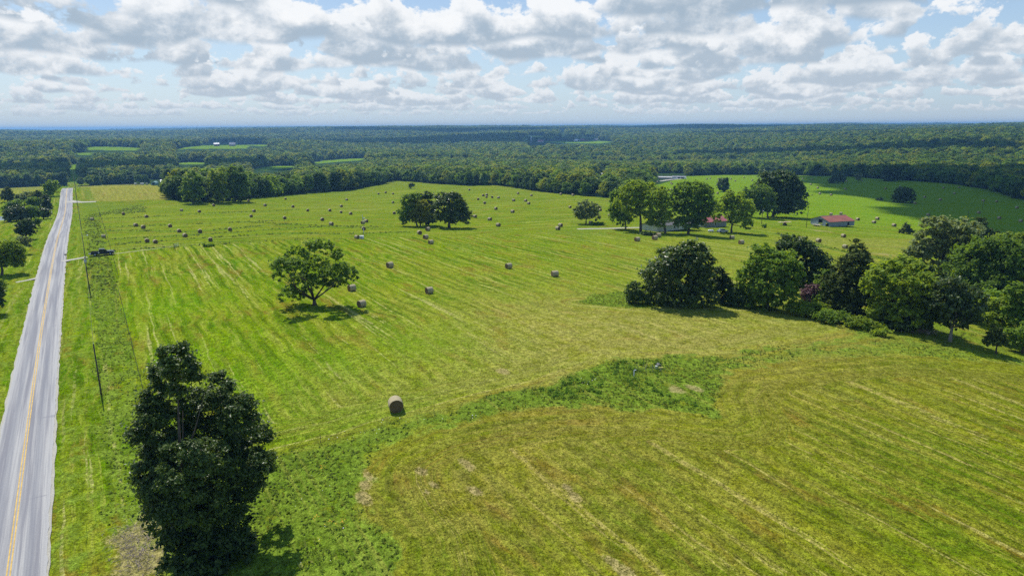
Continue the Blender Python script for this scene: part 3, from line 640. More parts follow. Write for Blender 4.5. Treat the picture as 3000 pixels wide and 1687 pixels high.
hero('locust_tree', 'leafy mid green tree second from the left in the hedgerow', 'tree', (2250, 905), H2((1055, 275, 60, 50), (1110, 360, 120, 80), (1000, 420, 85, 85), (1190, 330, 80, 50), (1220, 400, 60, 70), (1120, 490, 130, 80), (950, 520, 55, 60), (1050, 560, 90, 50)), 'green', .35, .42, group=G)
hero('hedge_tree', 'dark tree rising behind the leafy green one in the hedgerow', 'tree', (2330, 865), H2((1240, 235, 75, 50), (1190, 215, 45, 35), (1330, 330, 80, 70), (1300, 270, 60, 50), (1370, 400, 80, 90), (1420, 360, 45, 50), (1310, 430, 60, 60)), 'dark', .35, .42, group=G)
hero('cedar_tree', 'tall pointed dark cedar in the middle of the hedgerow', 'tree', (2490, 915), H2((1612, 232, 22, 36), (1612, 280, 50, 42), (1605, 330, 80, 45), (1590, 390, 105, 52), (1560, 460, 125, 62), (1560, 540, 125, 72), (1590, 590, 100, 40), (1500, 500, 60, 60), (1650, 430, 50, 50)), 'cedar', .3, .36, 2.8, group=G)
hero('locust_tree', 'flat layered light green tree right of the tall pointed cedar', 'tree', (2610, 955), H2((1860, 345, 85, 32), (1930, 360, 60, 35), (1770, 400, 90, 45), (1900, 430, 110, 55), (1700, 450, 50, 35), (1780, 500, 120, 60), (1960, 500, 80, 70), (1830, 590, 130, 60), (1970, 580, 90, 70), (1750, 620, 70, 45), (1900, 650, 110, 50)), 'light', .4, .40, 2.3, group=G, tuft=.26)
hero('oak_tree', 'big grey green oak with open limbs behind the right part of the hedgerow', 'tree', (2752, 822), H2((2070, 115, 75, 42), (2130, 150, 70, 55), (2230, 150, 75, 55), (2030, 200, 75, 55), (2140, 230, 100, 60), (2260, 220, 65, 55), (1960, 270, 65, 40), (2080, 300, 110, 50), (1920, 285, 45, 32), (2200, 290, 80, 45), (2130, 350, 60, 35)), 'grey', .6, .48, 2.3, group=G)
hero('cedar_tree', 'dark cedar just behind the top right of the grey green oak', 'tree', (2868, 735), H2((2320, 115, 28, 38), (2315, 165, 38, 50), (2370, 180, 45, 38), (2360, 215, 40, 30)), 'cedar', .25, group=G)
hero('locust_tree', 'light green tree at the right picture edge, top of the wood', 'tree', (2985, 800), H2((2480, 190, 55, 26), (2550, 210, 70, 42), (2450, 230, 70, 40), (2530, 260, 80, 45), (2610, 230, 70, 60)), 'light', .35, group=G)
hero('locust_tree', 'very wide olive green tree filling the right side of the wood', 'tree', (2935, 890), H2((2330, 260, 110, 55), (2450, 270, 110, 60), (2260, 330, 100, 70), (2400, 350, 140, 80), (2540, 340, 90, 80), (2210, 410, 80, 70), (2330, 440, 130, 80), (2480, 450, 120, 90), (2230, 500, 90, 70), (2580, 440, 70, 80), (2390, 520, 120, 60)), 'green', .5, .42, 2.4, group=G)
hero('oak_tree', 'dark tree with a pale bare trunk in the slope below the olive tree', 'tree', (2783, 1000), H2((2170, 500, 90, 70), (2230, 560, 90, 75), (2130, 590, 80, 65), (2180, 650, 90, 50), (2090, 660, 60, 45), (2260, 640, 60, 55)), 'oak', .3, .38, 2.3, group=G, bark=PALEBARK, fork=.25)
hero('locust_tree', 'bright light green sapling at the right end of the wood', 'tree', (2935, 1000), H2((2400, 610, 75, 60), (2440, 660, 70, 50), (2350, 640, 50, 45), (2460, 560, 60, 40), (2400, 690, 50, 35)), 'light', .2, .34, group=G)
hero('locust_tree', 'green tree leaning in from the right picture edge above the slope', 'tree', (3000, 1020), H2((2540, 520, 70, 60), (2590, 580, 70, 70), (2510, 600, 60, 60), (2560, 640, 70, 55), (2620, 680, 50, 60)), 'green', .3, .36, group=G)
hero('shrub', 'olive green shrub at the right picture edge at the foot of the wood', 'bush', (2995, 1035), H2((2560, 740, 60, 50), (2600, 790, 60, 45), (2530, 790, 50, 40)), 'green', .15, .32, group=G)
hero('cedar_tree', 'small dark cedar with a bare stem at the lower right wood edge', 'tree', (2918, 1036), H2((2415, 725, 25, 28), (2412, 760, 45, 30), (2410, 795, 58, 26)), 'cedar', .14, .26, group=G)
hero('locust_tree', 'shaded green tree between the layered tree and the pale trunked one', 'tree', (2690, 965), H2((2030, 560, 70, 60), (2060, 630, 70, 55), (1980, 660, 70, 45), (2000, 520, 50, 45)), 'oak', .25, .38, group=G)
hero('oak_tree', 'dark tree filling the gap behind the layered light green tree', 'tree', (2700, 880), H2((2040, 430, 70, 60), (1990, 380, 50, 45), (2080, 480, 60, 60)), 'dark', .3, .42, group=G)
hero('hedge_tree', 'dark green bush filling the gap left of the tall pointed cedar', 'tree', (2425, 905), H2((1440, 440, 60, 60), (1450, 520, 60, 60), (1400, 560, 50, 40)), 'green', .2, .40, group=G)
hero('hedge_tree', 'small dark bush between the largest black bush and the leafy green tree', 'tree', (2165, 898), H2((900, 500, 40, 45), (920, 550, 50, 35), (880, 555, 40, 30)), 'dark', .15, .36, group=G)
hero('locust_tree', 'mid green tree behind the bright sapling at the right end of the wood', 'tree', (2895, 955), H2((2330, 560, 80, 70), (2290, 640, 70, 60), (2380, 560, 60, 60)), 'green', .3, .40, group=G)
hero('shrub', 'dark shaded shrub under the layered light green tree', 'bush', (2650, 968), H2((1850, 690, 80, 34), (1950, 700, 70, 34), (1780, 680, 60, 30)), 'oak', 0, .34, group=G)
G = 'low bushes at the foot of the hedgerow'
hero('bramble_bush', 'low bramble mound below the purple bush', 'bush', (2370, 925), H2((1300, 600, 80, 30), (1370, 610, 80, 32), (1240, 600, 40, 24)), 'light', 0, .28, group=G)
hero('bramble_bush', 'low bramble mound at the foot of the tall pointed cedar', 'bush', (2440, 945), H2((1430, 640, 70, 30), (1490, 650, 60, 30), (1540, 665, 50, 26)), 'green', 0, .28, group=G)
hero('bramble_bush', 'spreading bright bramble below the layered light green tree', 'bush', (2540, 962), H2((1620, 680, 70, 28), (1700, 700, 60, 28), (1590, 690, 40, 20)), 'light', 0, .28, group=G)
hero('bramble_bush', 'fresh green knee high bush alone in the grass near the brush pile', 'bush', (2590, 985), H2((1760, 735, 40, 16), (1730, 745, 30, 12)), 'light', 0, .24, group=G)
hero('smoke_bush', 'dusty purple bush in the middle of the hedgerow', 'bush', (2388, 895), H2((1355, 500, 50, 38), (1330, 530, 45, 30), (1390, 530, 38, 30)), 'purple', .1, .26)
hero('bramble_bush', 'bright tuft of bushes at the foot of the largest black bush', 'bush', (2020, 900), H2((645, 578, 36, 14), (620, 584, 30, 10), (675, 584, 26, 10)), 'light', 0, .24, group=G)
# left of the road
L2 = lambda *L: lobes(8.523, 0, 520, *L)
G = 'trees left of the road'
hero('cedar_tree', 'blackish cone shaped cedar at the left edge beside the small meadow', 'tree', (23, 592), L2((200, 320, 60, 60), (195, 390, 110, 80), (180, 470, 150, 80), (220, 530, 130, 50)), 'cedar', .3, group=G)
hero('hedge_tree', 'grey green bushy tree at the top of the roadside thicket', 'tree', (72, 600), L2((560, 470, 130, 70), (680, 450, 110, 80), (620, 540, 140, 70), (500, 540, 90, 60)), 'grey', .25, group=G)
hero('cedar_tree', 'dark pointed cedar in the top of the roadside thicket', 'tree', (118, 600), L2((945, 350, 35, 40), (940, 410, 70, 60), (960, 490, 110, 70), (880, 430, 70, 60)), 'cedar', .25, group=G)
hero('hedge_tree', 'bright green tree in the middle of the roadside thicket', 'tree', (100, 612), L2((850, 560, 120, 80), (780, 640, 120, 80), (930, 620, 110, 80), (860, 690, 130, 60)), 'green', .3, group=G)
hero('hedge_tree', 'dark tree on the road side of the roadside thicket', 'tree', (138, 612), L2((1150, 480, 80, 80), (1180, 590, 90, 90), (1130, 680, 100, 80), (1210, 730, 70, 50)), 'dark', .3, group=G)
hero('hedge_tree', 'tall olive green tree at the upper end of the roadside thicket, nearest the crest', 'tree', (138, 575), L2((1250, 170, 80, 80), (1190, 260, 80, 90), (1300, 300, 80, 90), (1200, 400, 80, 80), (1330, 170, 70, 70)), 'green', .3, group=G)
hero('hedge_tree', 'small tree where the roadside thicket meets the woods at the road crest', 'tree', (155, 563), L2((1400, 150, 70, 80), (1360, 250, 60, 70), (1420, 230, 50, 60)), 'green', .2, group=G)
hero('hedge_tree', 'low green tree at the left end of the roadside thicket', 'tree', (35, 618), L2((330, 660, 120, 60), (250, 720, 100, 60), (90, 780, 60, 60), (420, 620, 110, 50), (180, 780, 80, 50)), 'green', .2, group=G)
hero('hedge_tree', 'largest black green tree of the thicket, beside the pond', 'tree', (48, 649), L2((400, 800, 150, 90), (300, 900, 160, 110), (480, 920, 160, 110), (230, 1000, 120, 90), (430, 1010, 200, 80), (560, 800, 130, 80)), 'oak', .35, group=G)
hero('hedge_tree', 'broad mid green tree right of the black green one by the pond', 'tree', (92, 645), L2((740, 800, 130, 80), (860, 820, 120, 80), (680, 900, 130, 90), (830, 930, 150, 90), (950, 900, 110, 80), (720, 980, 150, 50)), 'green', .35, group=G)
hero('hedge_tree', 'dark round tree at the road end of the thicket, lowest by the verge', 'tree', (128, 642), L2((1080, 820, 110, 80), (1140, 890, 100, 90), (1060, 940, 110, 80), (1160, 960, 70, 50), (980, 780, 70, 50)), 'oak', .3, group=G)
hero('oak_tree', 'round dark green tree alone below the thicket left of the road', 'tree', (76, 702), L2((650, 1140, 140, 90), (560, 1220, 120, 100), (730, 1240, 130, 110), (520, 1330, 120, 80), (650, 1350, 170, 90), (760, 1370, 90, 60)), 'dark', .35, group=G)
hero('shrub', 'olive shrub on the verge right of the round dark green tree', 'bush', (118, 668), L2((930, 1090, 100, 55), (1010, 1110, 60, 40), (900, 1160, 80, 50), (850, 1100, 60, 40)), 'green', .1, group=G)
L3 = lambda *L: lobes(5.367, 0, 690, *L)
hero('walnut_tree', 'spreading light green tree with bare dark trunk at the left picture edge', 'tree', (6, 806), L3((40, 190, 90, 90), (150, 150, 110, 80), (230, 220, 120, 90), (60, 310, 110, 90), (190, 330, 120, 90), (290, 330, 90, 80), (300, 440, 70, 60), (180, 430, 110, 70), (-60, 250, 110, 120), (80, 420, 90, 60), (-40, 400, 90, 70)), 'light', .32, .36, group=G)
hero('shrub', 'grey green bush behind the spreading tree at the left edge', 'bush', (72, 745), L3((330, 70, 90, 45), (400, 100, 70, 50), (380, 160, 80, 45), (430, 60, 40, 30)), 'grey', .1, group=G)
hero('oak_tree', 'dark tree cut by the left picture edge below the side path', 'tree', (-12, 920), L3((-70, 790, 90, 80), (-30, 870, 70, 90), (-80, 950, 100, 110), (-40, 1040, 80, 90), (-20, 760, 60, 40)), 'dark', .35, .32, group=G)
hero('shrub', 'weedy light green shrub at the left edge beside the side path', 'bush', (12, 850), L3((40, 760, 50, 30), (80, 780, 35, 22), (20, 720, 50, 24)), 'light', 0, .28, group=G)
hero('shrub', 'dark low shrub just right of the farm gate', 'bush', (612, 722), [(606, 718, 12, 4), (618, 719, 10, 3.5)], 'green', 0)
hero('bramble_bush', 'dark low bush to the right of the grey green willow', 'bush', (1748, 659), C2((1190, 1050, 50, 11), (1230, 1048, 35, 9)), 'green', 0)
hero('shrub', 'small dark bush between the barn and the cloud shadow', 'bush', (2580, 588), D2((1367, 668, 22, 8)), 'dark', 0)
hero('shrub', 'small bush beside the pole between the farmhouse and the barn', 'bush', (2239, 668), D2((397, 895, 13, 16)), 'green', 0)
# ------------------------------------------------------------------ woods
def edge_variant(i, r):
    hgt = 14.0; bl = []
    nb = 9
    R = 4.6+r.random()*.8
    for k in range(nb):
        a = r.random()*6.28; q = r.random()
        z = 3.0+q*8.4; rad = R*(1-.45*max(0, q-.35))*.55
        bl.append((np.array([math.cos(a)*rad, math.sin(a)*rad, z]), np.array([2.6, 2.6, 2.3])*(.8+.5*r.random())))
    bl.append((np.array([0, 0, 11.6]), np.array([2.4, 2.4, 2.0])))
    bl.append((np.array([0, 0, 7.]), np.array([3.4, 3.4, 4.5])))
    if i == 3:                     # more pointed
        bl = [(c*np.array([.7, .7, 1.1]), q_*np.array([.8, .8, 1.1])) for c, q_ in bl]
    V, T, Cs = crown(bl, .72, r, 1.7, .42, under=.7)
    return V, T
EV = []
LM.update(f_oak=leafmat("wood_oak_leaves", (.036, .080, .008), (.135, .230, .022), .42), f_dark=leafmat("wood_dark_leaves", (.026, .060, .008), (.100, .190, .020), .38),
          f_green=leafmat("wood_green_leaves", (.055, .120, .010), (.18, .31, .026), .45), f_light=leafmat("wood_light_leaves", (.09, .17, .012), (.26, .40, .030), .5),
          f_yellow=leafmat("wood_yellow_leaves", (.15, .20, .010), (.34, .40, .030), .5))
for i, kd in enumerate(('oak', 'green', 'dark', 'green', 'light', 'yellow', 'oak')):
    r = np.random.default_rng(100+i); V, T = edge_variant(i, r)
    me = leafmesh('crown', V, T, None); me.materials.clear(); me.materials.append(LM['f_'+kd])
    tk = trunkmesh('trunk', .24, (0, 0, 5.5), [(1.5, .5, 8.5), (-1.2, .8, 9), (0, -1, 10)], r)
    EV.append((me, tk))
EDGES = [
 ('wood edge beyond the small left meadow', [(-60,553),(0,551),(60,548),(128,546)], [(-60,508),(128,505)], 'left wood edge trees'),
 ('far edge of the tan field', [(232,546),(300,542),(345,541),(400,539),(440,539)], [(232,512),(440,506)], 'trees behind the tan field'),
 ('wood edge left of the middle field', [(499,566),(506,585),(560,592),(640,590),(700,585),(760,578),(830,572),(900,566),(1000,560),(1060,549),(1130,537)],
     [(482,512),(540,502),(640,496),(700,494),(740,507),(870,507),(900,494),(1000,488),(1060,492),(1130,498)], 'left wood edge trees of the middle field'),
 ('wood edge behind the middle field', [(1150,529),(1230,534),(1300,540),(1380,545),(1460,543),(1530,553),(1640,568),(1750,578),(1828,583),(1850,572),(1885,556),(1905,545)],
     [(1150,492),(1300,494),(1460,500),(1530,508),(1640,518),(1750,522),(1828,525),(1850,515),(1905,498)], 'back wood edge trees of the middle field'),
 ('far wood edge behind the right field', [(2015,516),(2100,513),(2200,513),(2300,513),(2400,516),(2470,516),(2600,526),(2700,532),(2800,540),(2900,556),(3000,583),(3080,606)],
     [(2015,488),(2200,484),(2400,478),(2470,478),(2600,488),(2700,493),(2800,497),(2900,505),(3000,515),(3080,530)], 'far wood edge trees of the right field'),
]
FIELD_POLY = []
EDGE_W = []
for nm, px, tops_, grp in EDGES:
    EDGE_W.append(gp(px)); FIELD_POLY += EDGE_W[-1]
FIELD_POLY = FIELD_POLY+[(520, 330), (560, -150), (-600, -150), (-620, 420)]
r = np.random.default_rng(5)
USED = []
for (nm, px, tops_, grp), Wp in zip(EDGES, EDGE_W):
    sc = 1.0
    P = np.array(Wp); d = np.hypot(*np.diff(P, axis=0).T); D = np.concatenate([[0], np.cumsum(d)])
    step = 8.5; q = np.arange(2, D[-1], step)+r.uniform(-2, 2, len(np.arange(2, D[-1], step)))
    X = np.interp(q, D, P[:, 0]); Y = np.interp(q, D, P[:, 1]); L = np.hypot(X, Y)
    off = 3+r.random(len(q))*3.5; X = X+X/L*off; Y = Y+Y/L*off
    pts = [(x, y) for x, y in zip(X, Y) if -60 < project((x, y, h(x, y)))[0] < 3040]
    pts.sort(key=lambda p: project((p[0], p[1], 0))[0])
    if len(pts) > 62:
        keep = np.linspace(0, len(pts)-1, 62).astype(int); pts = [pts[k] for k in keep]
    for k, (x, y) in enumerate(pts):
        USED.append((x, y)); vi = int(r.choice([0, 1, 2, 3, 4, 0, 2, 6, 5, 1])); me, tk = EV[vi]
        desc = ('dark green', 'mid green', 'very dark', 'narrow green', 'light green', 'yellow green', 'dark green')[vi]
        zz_ = depth((x, y, float(h(x, y)))); uu, vv = project((x, y, float(h(x, y))))
        want = (vv-np.interp(uu, [q[0] for q in tops_], [q[1] for q in tops_]))*zz_/F_PX/15.8; s_ = float(np.clip(want, .5, 1.6))*(.82+.22*r.random())
        t = thing('broadleaf_tree', f'{desc} tree of the {nm}, {ordn(k+1)} from the left', 'tree', (x, y, float(h(x, y))-.3), r.random()*6.28, grp)
        t.scale = (s_**.7*1.1, s_**.7*1.1, s_)
        link('crown', me, t); link('trunk', tk, t)
USED = np.array(USED)

# the wood behind: one mass nobody could count
def forest_points():
    r = np.random.default_rng(9); out = []
    AZ = math.radians(47)
    for r0, r1, sp_, sc in ((60, 1300, 8.2, 1.0), (1300, 2500, 11.5, 1.30), (2500, 5600, 25, 2.1), (5600, 12500, 75, 5.5)):
        n_ = int(AZ*(r1**2-r0**2)/sp_**2)
        # jittered grid in x,y
        gx_ = np.arange(-r1*math.sin(AZ), r1*math.sin(AZ), sp_); gy_ = np.arange(0, r1, sp_)
        X, Y = np.meshgrid(gx_, gy_); X = X+r.uniform(-.42, .42, X.shape)*sp_; Y = Y+r.uniform(-.42, .42, Y.shape)*sp_
        X = X.ravel(); Y = Y.ravel(); R = np.hypot(X, Y); az = np.arctan2(X, Y)
        k = (R > r0) & (R <= r1) & (np.abs(az) < AZ); X, Y = X[k], Y[k]
        Z = h(X, Y); s = sc*(.60+.72*r.random(len(X))**1.3); sz = s.copy()
        if sc > 2: sz = np.minimum(s, 1.2+.4*r.random(len(X)))
        if sc > 4: sz = 1.0+.5*r.random(len(X))
        sz = np.minimum(sz, 1.12*np.where(sc < 1.1, 1, 1.3)); out.append(np.stack([X, Y, Z, s, sz], 1))
    P = np.concatenate(out)
    x, y = P[:, 0], P[:, 1]; keep = ~inpoly(x, y, FIELD_POLY)
    s_, l_ = sl_of(x, y)
    keep &= ~((l_ > -19) & (l_ < 7) & (s_ > 500) & (s_ < 1000) & (s_ > 0))
    # stay clear of the row of edge trees and of the farm at the tan field
    near = np.hypot(x, y) < 900; idx = np.where(near & keep)[0]
    if len(idx):
        d2 = np.min(np.hypot(x[idx, None]-USED[None, :, 0], y[idx, None]-USED[None, :, 1]), 1); keep[idx[d2 < 5.5]] = False
    dline = np.minimum.reduce([distline(x, y, e) for e in EDGE_W]); keep &= dline > 6.5
    # meadows in the woods, and the trees just below them that would hide them
    d = P[:, :3]-CAM; zc_ = d@FWD; U = 1500+F_PX*(d@RIGHT)/zc_; Vb = 843.5-F_PX*(d@UPV)/zc_; Vt = Vb-F_PX*14.5*P[:, 4]/zc_
    for c, wc in zip(CLEAR, W_CLEAR):
        keep &= ~inpoly(x, y, wc)
        Ur = F_PX*5.5*P[:, 3]/zc_
        cu = [q[0] for q in c]; cv_ = [q[1] for q in c]
        cand = np.where(keep & (U > min(cu)-60) & (U < max(cu)+60) & (Vb > min(cv_)) & (Vt < max(cv_)+8))[0]; hit = np.zeros(len(cand), bool)
        for fr in np.linspace(0, 1.08, 14):
            for su in (-1, 0, 1): hit |= inpoly(U[cand]+su*Ur[cand], Vb[cand]+(Vt[cand]-Vb[cand])*fr, c)
        keep[cand[hit]] = False
    for (u0, u1, v0, v1) in FARM_KEEP: keep &= ~((U > u0) & (U < u1) & (Vb > v0) & (Vt < v1))
    # the wood goes on beyond the right edge of the picture
    a, b = np.array(ground(3120, 1050)[:2]), np.array(ground(3120, 760)[:2]); t = r.random(60)[:, None]
    q = a+(b-a)*t+np.array([1., .1])*(r.random((60, 1))*70); q = q[np.hypot(*(q-a).T) > 2]
    s = .62+.35*r.random(len(q)); ex = np.stack([q[:, 0], q[:, 1], h(q[:, 0], q[:, 1]), s, s], 1)
    return np.concatenate([P[keep], ex])
# windows kept free of trees where far buildings stand in their own yards
FARM_KEEP = [(392, 500, 526, 560), (1545, 1600, 398, 425), (1675, 1755, 402, 420), (620, 700, 415, 432), (1748, 1775, 505, 520), (1905, 2012, 508, 540), (1640,1660,385,398)]
FP = forest_points()
r = np.random.default_rng(21)
vn = np.sin(FP[:, 0]/95+1)*np.cos(FP[:, 1]/120)+.6*np.sin(FP[:, 0]/37+FP[:, 1]/51)
pick = r.choice([0, 2, 1, 0, 2, 3, 6], len(FP)); lt = r.random(len(FP)) < (.30+.34*vn)
pick[lt] = r.choice([4, 4, 1, 5, 1], lt.sum())
fm = bpy.data.meshes.new("forest_points"); fm.vertices.add(len(FP)); fm.vertices.foreach_set('co', (FP[:, :3]-[0, 0, .5]).astype(np.float32).ravel())
a = fm.attributes.new('pick', 'INT', 'POINT'); a.data.foreach_set('value', pick.astype(np.int32))
a = fm.attributes.new('rot', 'FLOAT_VECTOR', 'POINT'); rot = np.zeros((len(FP), 3), np.float32); rot[:, 2] = r.random(len(FP))*6.28; a.data.foreach_set('vector', rot.ravel())
a = fm.attributes.new('scl', 'FLOAT_VECTOR', 'POINT'); a.data.foreach_set('vector', np.stack([FP[:, 3]*1.12, FP[:, 3]*1.12, FP[:, 4]*.98], 1).astype(np.float32).ravel())
fo = tag(link("forest", fm), "unbroken mass of green woodland rolling away to the skyline", "woodland", kind='stuff')
ng = bpy.data.node_groups.new("forest", 'GeometryNodeTree'); ng.interface.new_socket('Geometry', in_out='INPUT', socket_type='NodeSocketGeometry'); ng.interface.new_socket('Geometry', in_out='OUTPUT', socket_type='NodeSocketGeometry')
gi = ng.nodes.new('NodeGroupInput'); go = ng.nodes.new('NodeGroupOutput'); iop = ng.nodes.new('GeometryNodeInstanceOnPoints'); jn = ng.nodes.new('GeometryNodeJoinGeometry')
first = {}
for o in scene.objects:
    if o.name.startswith('crown') and o.data in [e[0] for e in EV] and o.data.name not in first: first[o.data.name] = o
for me, tk in EV:
    o = first.get(me.name)
    oi = ng.nodes.new('GeometryNodeObjectInfo'); oi.transform_space = 'ORIGINAL'; oi.inputs['As Instance'].default_value = True; oi.inputs['Object'].default_value = o
    ng.links.new(oi.outputs['Geometry'], jn.inputs[0])
def named(nm, typ):
    q = ng.nodes.new('GeometryNodeInputNamedAttribute'); q.data_type = typ; q.inputs['Name'].default_value = nm; return q.outputs[0]
ng.links.new(gi.outputs[0], iop.inputs['Points']); ng.links.new(jn.outputs[0], iop.inputs['Instance'])
iop.inputs['Pick Instance'].default_value = True
ng.links.new(named('pick', 'INT'), iop.inputs['Instance Index']); ng.links.new(named('rot', 'FLOAT_VECTOR'), iop.inputs['Rotation']); ng.links.new(named('scl', 'FLOAT_VECTOR'), iop.inputs['Scale'])
ng.links.new(iop.outputs[0], go.inputs[0]); md = fo.modifiers.new("forest", 'NODES'); md.node_group = ng
# ground colour under the woods and on the meadows
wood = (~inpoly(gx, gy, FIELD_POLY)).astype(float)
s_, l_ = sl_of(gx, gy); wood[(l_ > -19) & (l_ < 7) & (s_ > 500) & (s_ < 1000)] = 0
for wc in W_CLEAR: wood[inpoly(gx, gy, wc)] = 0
bright2 = np.clip(bright, 0, 3)
for wc in W_CLEAR: bright2[inpoly(gx, gy, wc)] = 1.6
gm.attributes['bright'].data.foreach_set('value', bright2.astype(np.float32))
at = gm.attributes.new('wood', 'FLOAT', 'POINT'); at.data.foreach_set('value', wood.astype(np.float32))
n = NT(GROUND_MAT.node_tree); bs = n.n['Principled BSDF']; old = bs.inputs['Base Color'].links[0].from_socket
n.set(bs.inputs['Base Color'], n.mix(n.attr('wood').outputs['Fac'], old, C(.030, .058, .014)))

# ------------------------------------------------------------------ tall weeds and stubble tufts
def sprays(P, hts, nb, width, r, lean=.45):
    """blades rising from each point; P (k,3)"""
    idx = np.repeat(np.arange(len(P)), nb); N = len(idx); a = r.random(N)*6.283; ln = lean*(.3+r.random(N))
    d = np.stack([np.cos(a)*ln, np.sin(a)*ln, np.ones(N)], 1); hh = (hts[idx]*(.55+.6*r.random(N)))[:, None]
    b0 = P[idx]+np.stack([np.cos(a), np.sin(a), np.zeros(N)], 1)*(hts[idx]*.25*r.random(N))[:, None]; tip = b0+d*hh
    tip[:, 2] -= (ln*hts[idx]*.25); mid_ = b0+d*hh*.5
    b = a+1.57+r.normal(size=N)*.5; sd = np.stack([np.cos(b), np.sin(b), .3*r.normal(size=N)], 1)*(width*(.6+.8*r.random(N)))[:, None]
    V = np.stack([b0, mid_-sd*.5, tip, mid_+sd*.5], 1).reshape(-1, 3)
    T = np.repeat(r.random(len(P)), nb)*.6+r.random(N)*.4
    return V, T
WEEDM = leafmat("weed_leaves", (.088, .142, .010), (.195, .255, .030), .45, .7, .15)
FRESHM = leafmat("fresh_weed_leaves", (.050, .125, .006), (.13, .26, .015), .45, .7, .15)
PALEM = leafmat("pale_weed_leaves", (.17, .19, .03), (.33, .34, .11), .5, .8, .1)
TUFTM = leafmat("cut_grass_blades", (.12, .16, .008), (.32, .30, .06), .45, .85, .1)
def scatter(poly_or_fn, bounds, dens, r):
    x0, x1, y0, y1 = bounds; N = int((x1-x0)*(y1-y0)*dens); x = r.uniform(x0, x1, N); y = r.uniform(y0, y1, N)
    k = poly_or_fn(x, y); return x[k], y[k]
r = np.random.default_rng(77)
def infr(x, y):
    z = h(x, y); d = np.stack([x, y, z-36], 1); zz = d@FWD; u = 1500+F_PX*(d@RIGHT)/np.maximum(zz, 1); v = 843.5-F_PX*(d@UPV)/np.maximum(zz, 1)
    return (zz > 5) & (u > -150) & (u < 3150) & (v < 1850)
def lushfn(lo):
    def f(x, y):
        k = infr(x, y); m_ = np.zeros(len(x)); m_[k] = masks(x[k], y[k])[0]
        b_ = np.zeros(len(x)); b_[k] = masks(x[k], y[k])[2]
        cl = .5+.5*np.sin(x*.55+1.7*np.sin(y*.31))*np.sin(y*.47+1.3*np.sin(x*.37)+2)
        return (m_ > lo) & (b_ < .25) & (r.random(len(x)) < .25+.9*cl*m_)
    return f
def rosettes(P, size, per, leaf, r, tall=.8):
    """leafy weeds: low domes of upward facing leaves"""
    R3 = np.stack([size, size, size*tall], 1); c = P.copy(); c[:, 2] += size*tall*.45
    return leaves(c, R3, per, leaf, r, up=1.3, outw=.5, elong=1.7, tint=r.random(len(P))*.8+.1)
x, y = scatter(lushfn(.5), (-125, 130, 40, 200), 4.2, r); s_, l_ = sl_of(x, y)
k = r.random(len(x)) < .72
hts = .09+.30*r.random(len(x))**2.4; hts = np.where((l_ < 3.5), hts*.7, hts)
P = np.stack([x, y, h(x, y)], 1)
V, T = rosettes(P[k], hts[k]*1.15, 12, .11, r); tag(link("weeds", leafmesh("weeds", V, T, WEEDM)), "lush green weeds on the unmown strips", "weeds", kind='stuff'); print('weeds', len(T))
V, T = sprays(P[~k], hts[~k]*.9, 8, .08, r, .5); tag(link("pale_weeds", leafmesh("pale_weeds", V, T, PALEM)), "pale seeding grass among the weeds", "grass", kind='stuff')
# the taller, fresher bushy weeds of the old pond hollow and the strip corner
def hollow(x, y): return (inpoly(x, y, P_WEEDPOND) | inpoly(x, y, W_CORNER)) & (masks(x, y)[2] < .2) & (np.sin(x*.7+1)*np.sin(y*.8) > -.55)
W_CORNER = gp([(1560,1150),(1640,1110),(1740,1085),(1780,1120),(1760,1165),(1640,1175)])
x, y = scatter(hollow, (-10, 60, 70, 130), 1.2, r); P = np.stack([x, y, h(x, y)], 1)
V, T = rosettes(P, .22+.42*r.random(len(x))**1.5, 30, .12, r, 1.0); tag(link("tall_weeds", leafmesh("tall_weeds", V, T, FRESHM)), "tall fresh green weeds in the hollow", "weeds", kind='stuff')
# farther strips, windrows and the rough round the farmyard
def farlush(x, y):
    k = infr(x, y) & (np.hypot(x, y) > 160); m_ = np.zeros(len(x)); m_[k] = masks(x[k], y[k])[0]
    return (m_ > .5) & (r.random(len(x)) < .8)
x, y = scatter(farlush, (-200, 200, 150, 420), .42, r)
V, T = rosettes(np.stack([x, y, h(x, y)], 1), .25+.4*r.random(len(x))**2, 8, .34, r); tag(link("rough_grass", leafmesh("rough_grass", V, T, WEEDM)), "rough grass along farther strips and windrows", "grass", kind='stuff'); print('far', len(T))
# stubble
def stub(x, y):
    k = infr(x, y); k &= np.hypot(x, y) < 135; m_ = np.ones(len(x)); m_[k] = masks(x[k], y[k])[0]
    s_, l_ = sl_of(x, y); return k & (m_ < .5) & (l_ > 3.2) & (r.random(len(x)) < np.clip(1.5-np.hypot(x, y)/110, .25, 1))
x, y = scatter(stub, (-90, 110, 42, 135), 7, r)
V, T = sprays(np.stack([x, y, h(x, y)-.01], 1), .04+.07*r.random(len(x))**2, 5, .07, r, 1.4); tag(link("stubble", leafmesh("stubble", V, T, TUFTM)), "short cut grass stubble of the mown field", "grass", kind='stuff'); print('stubble', len(T))
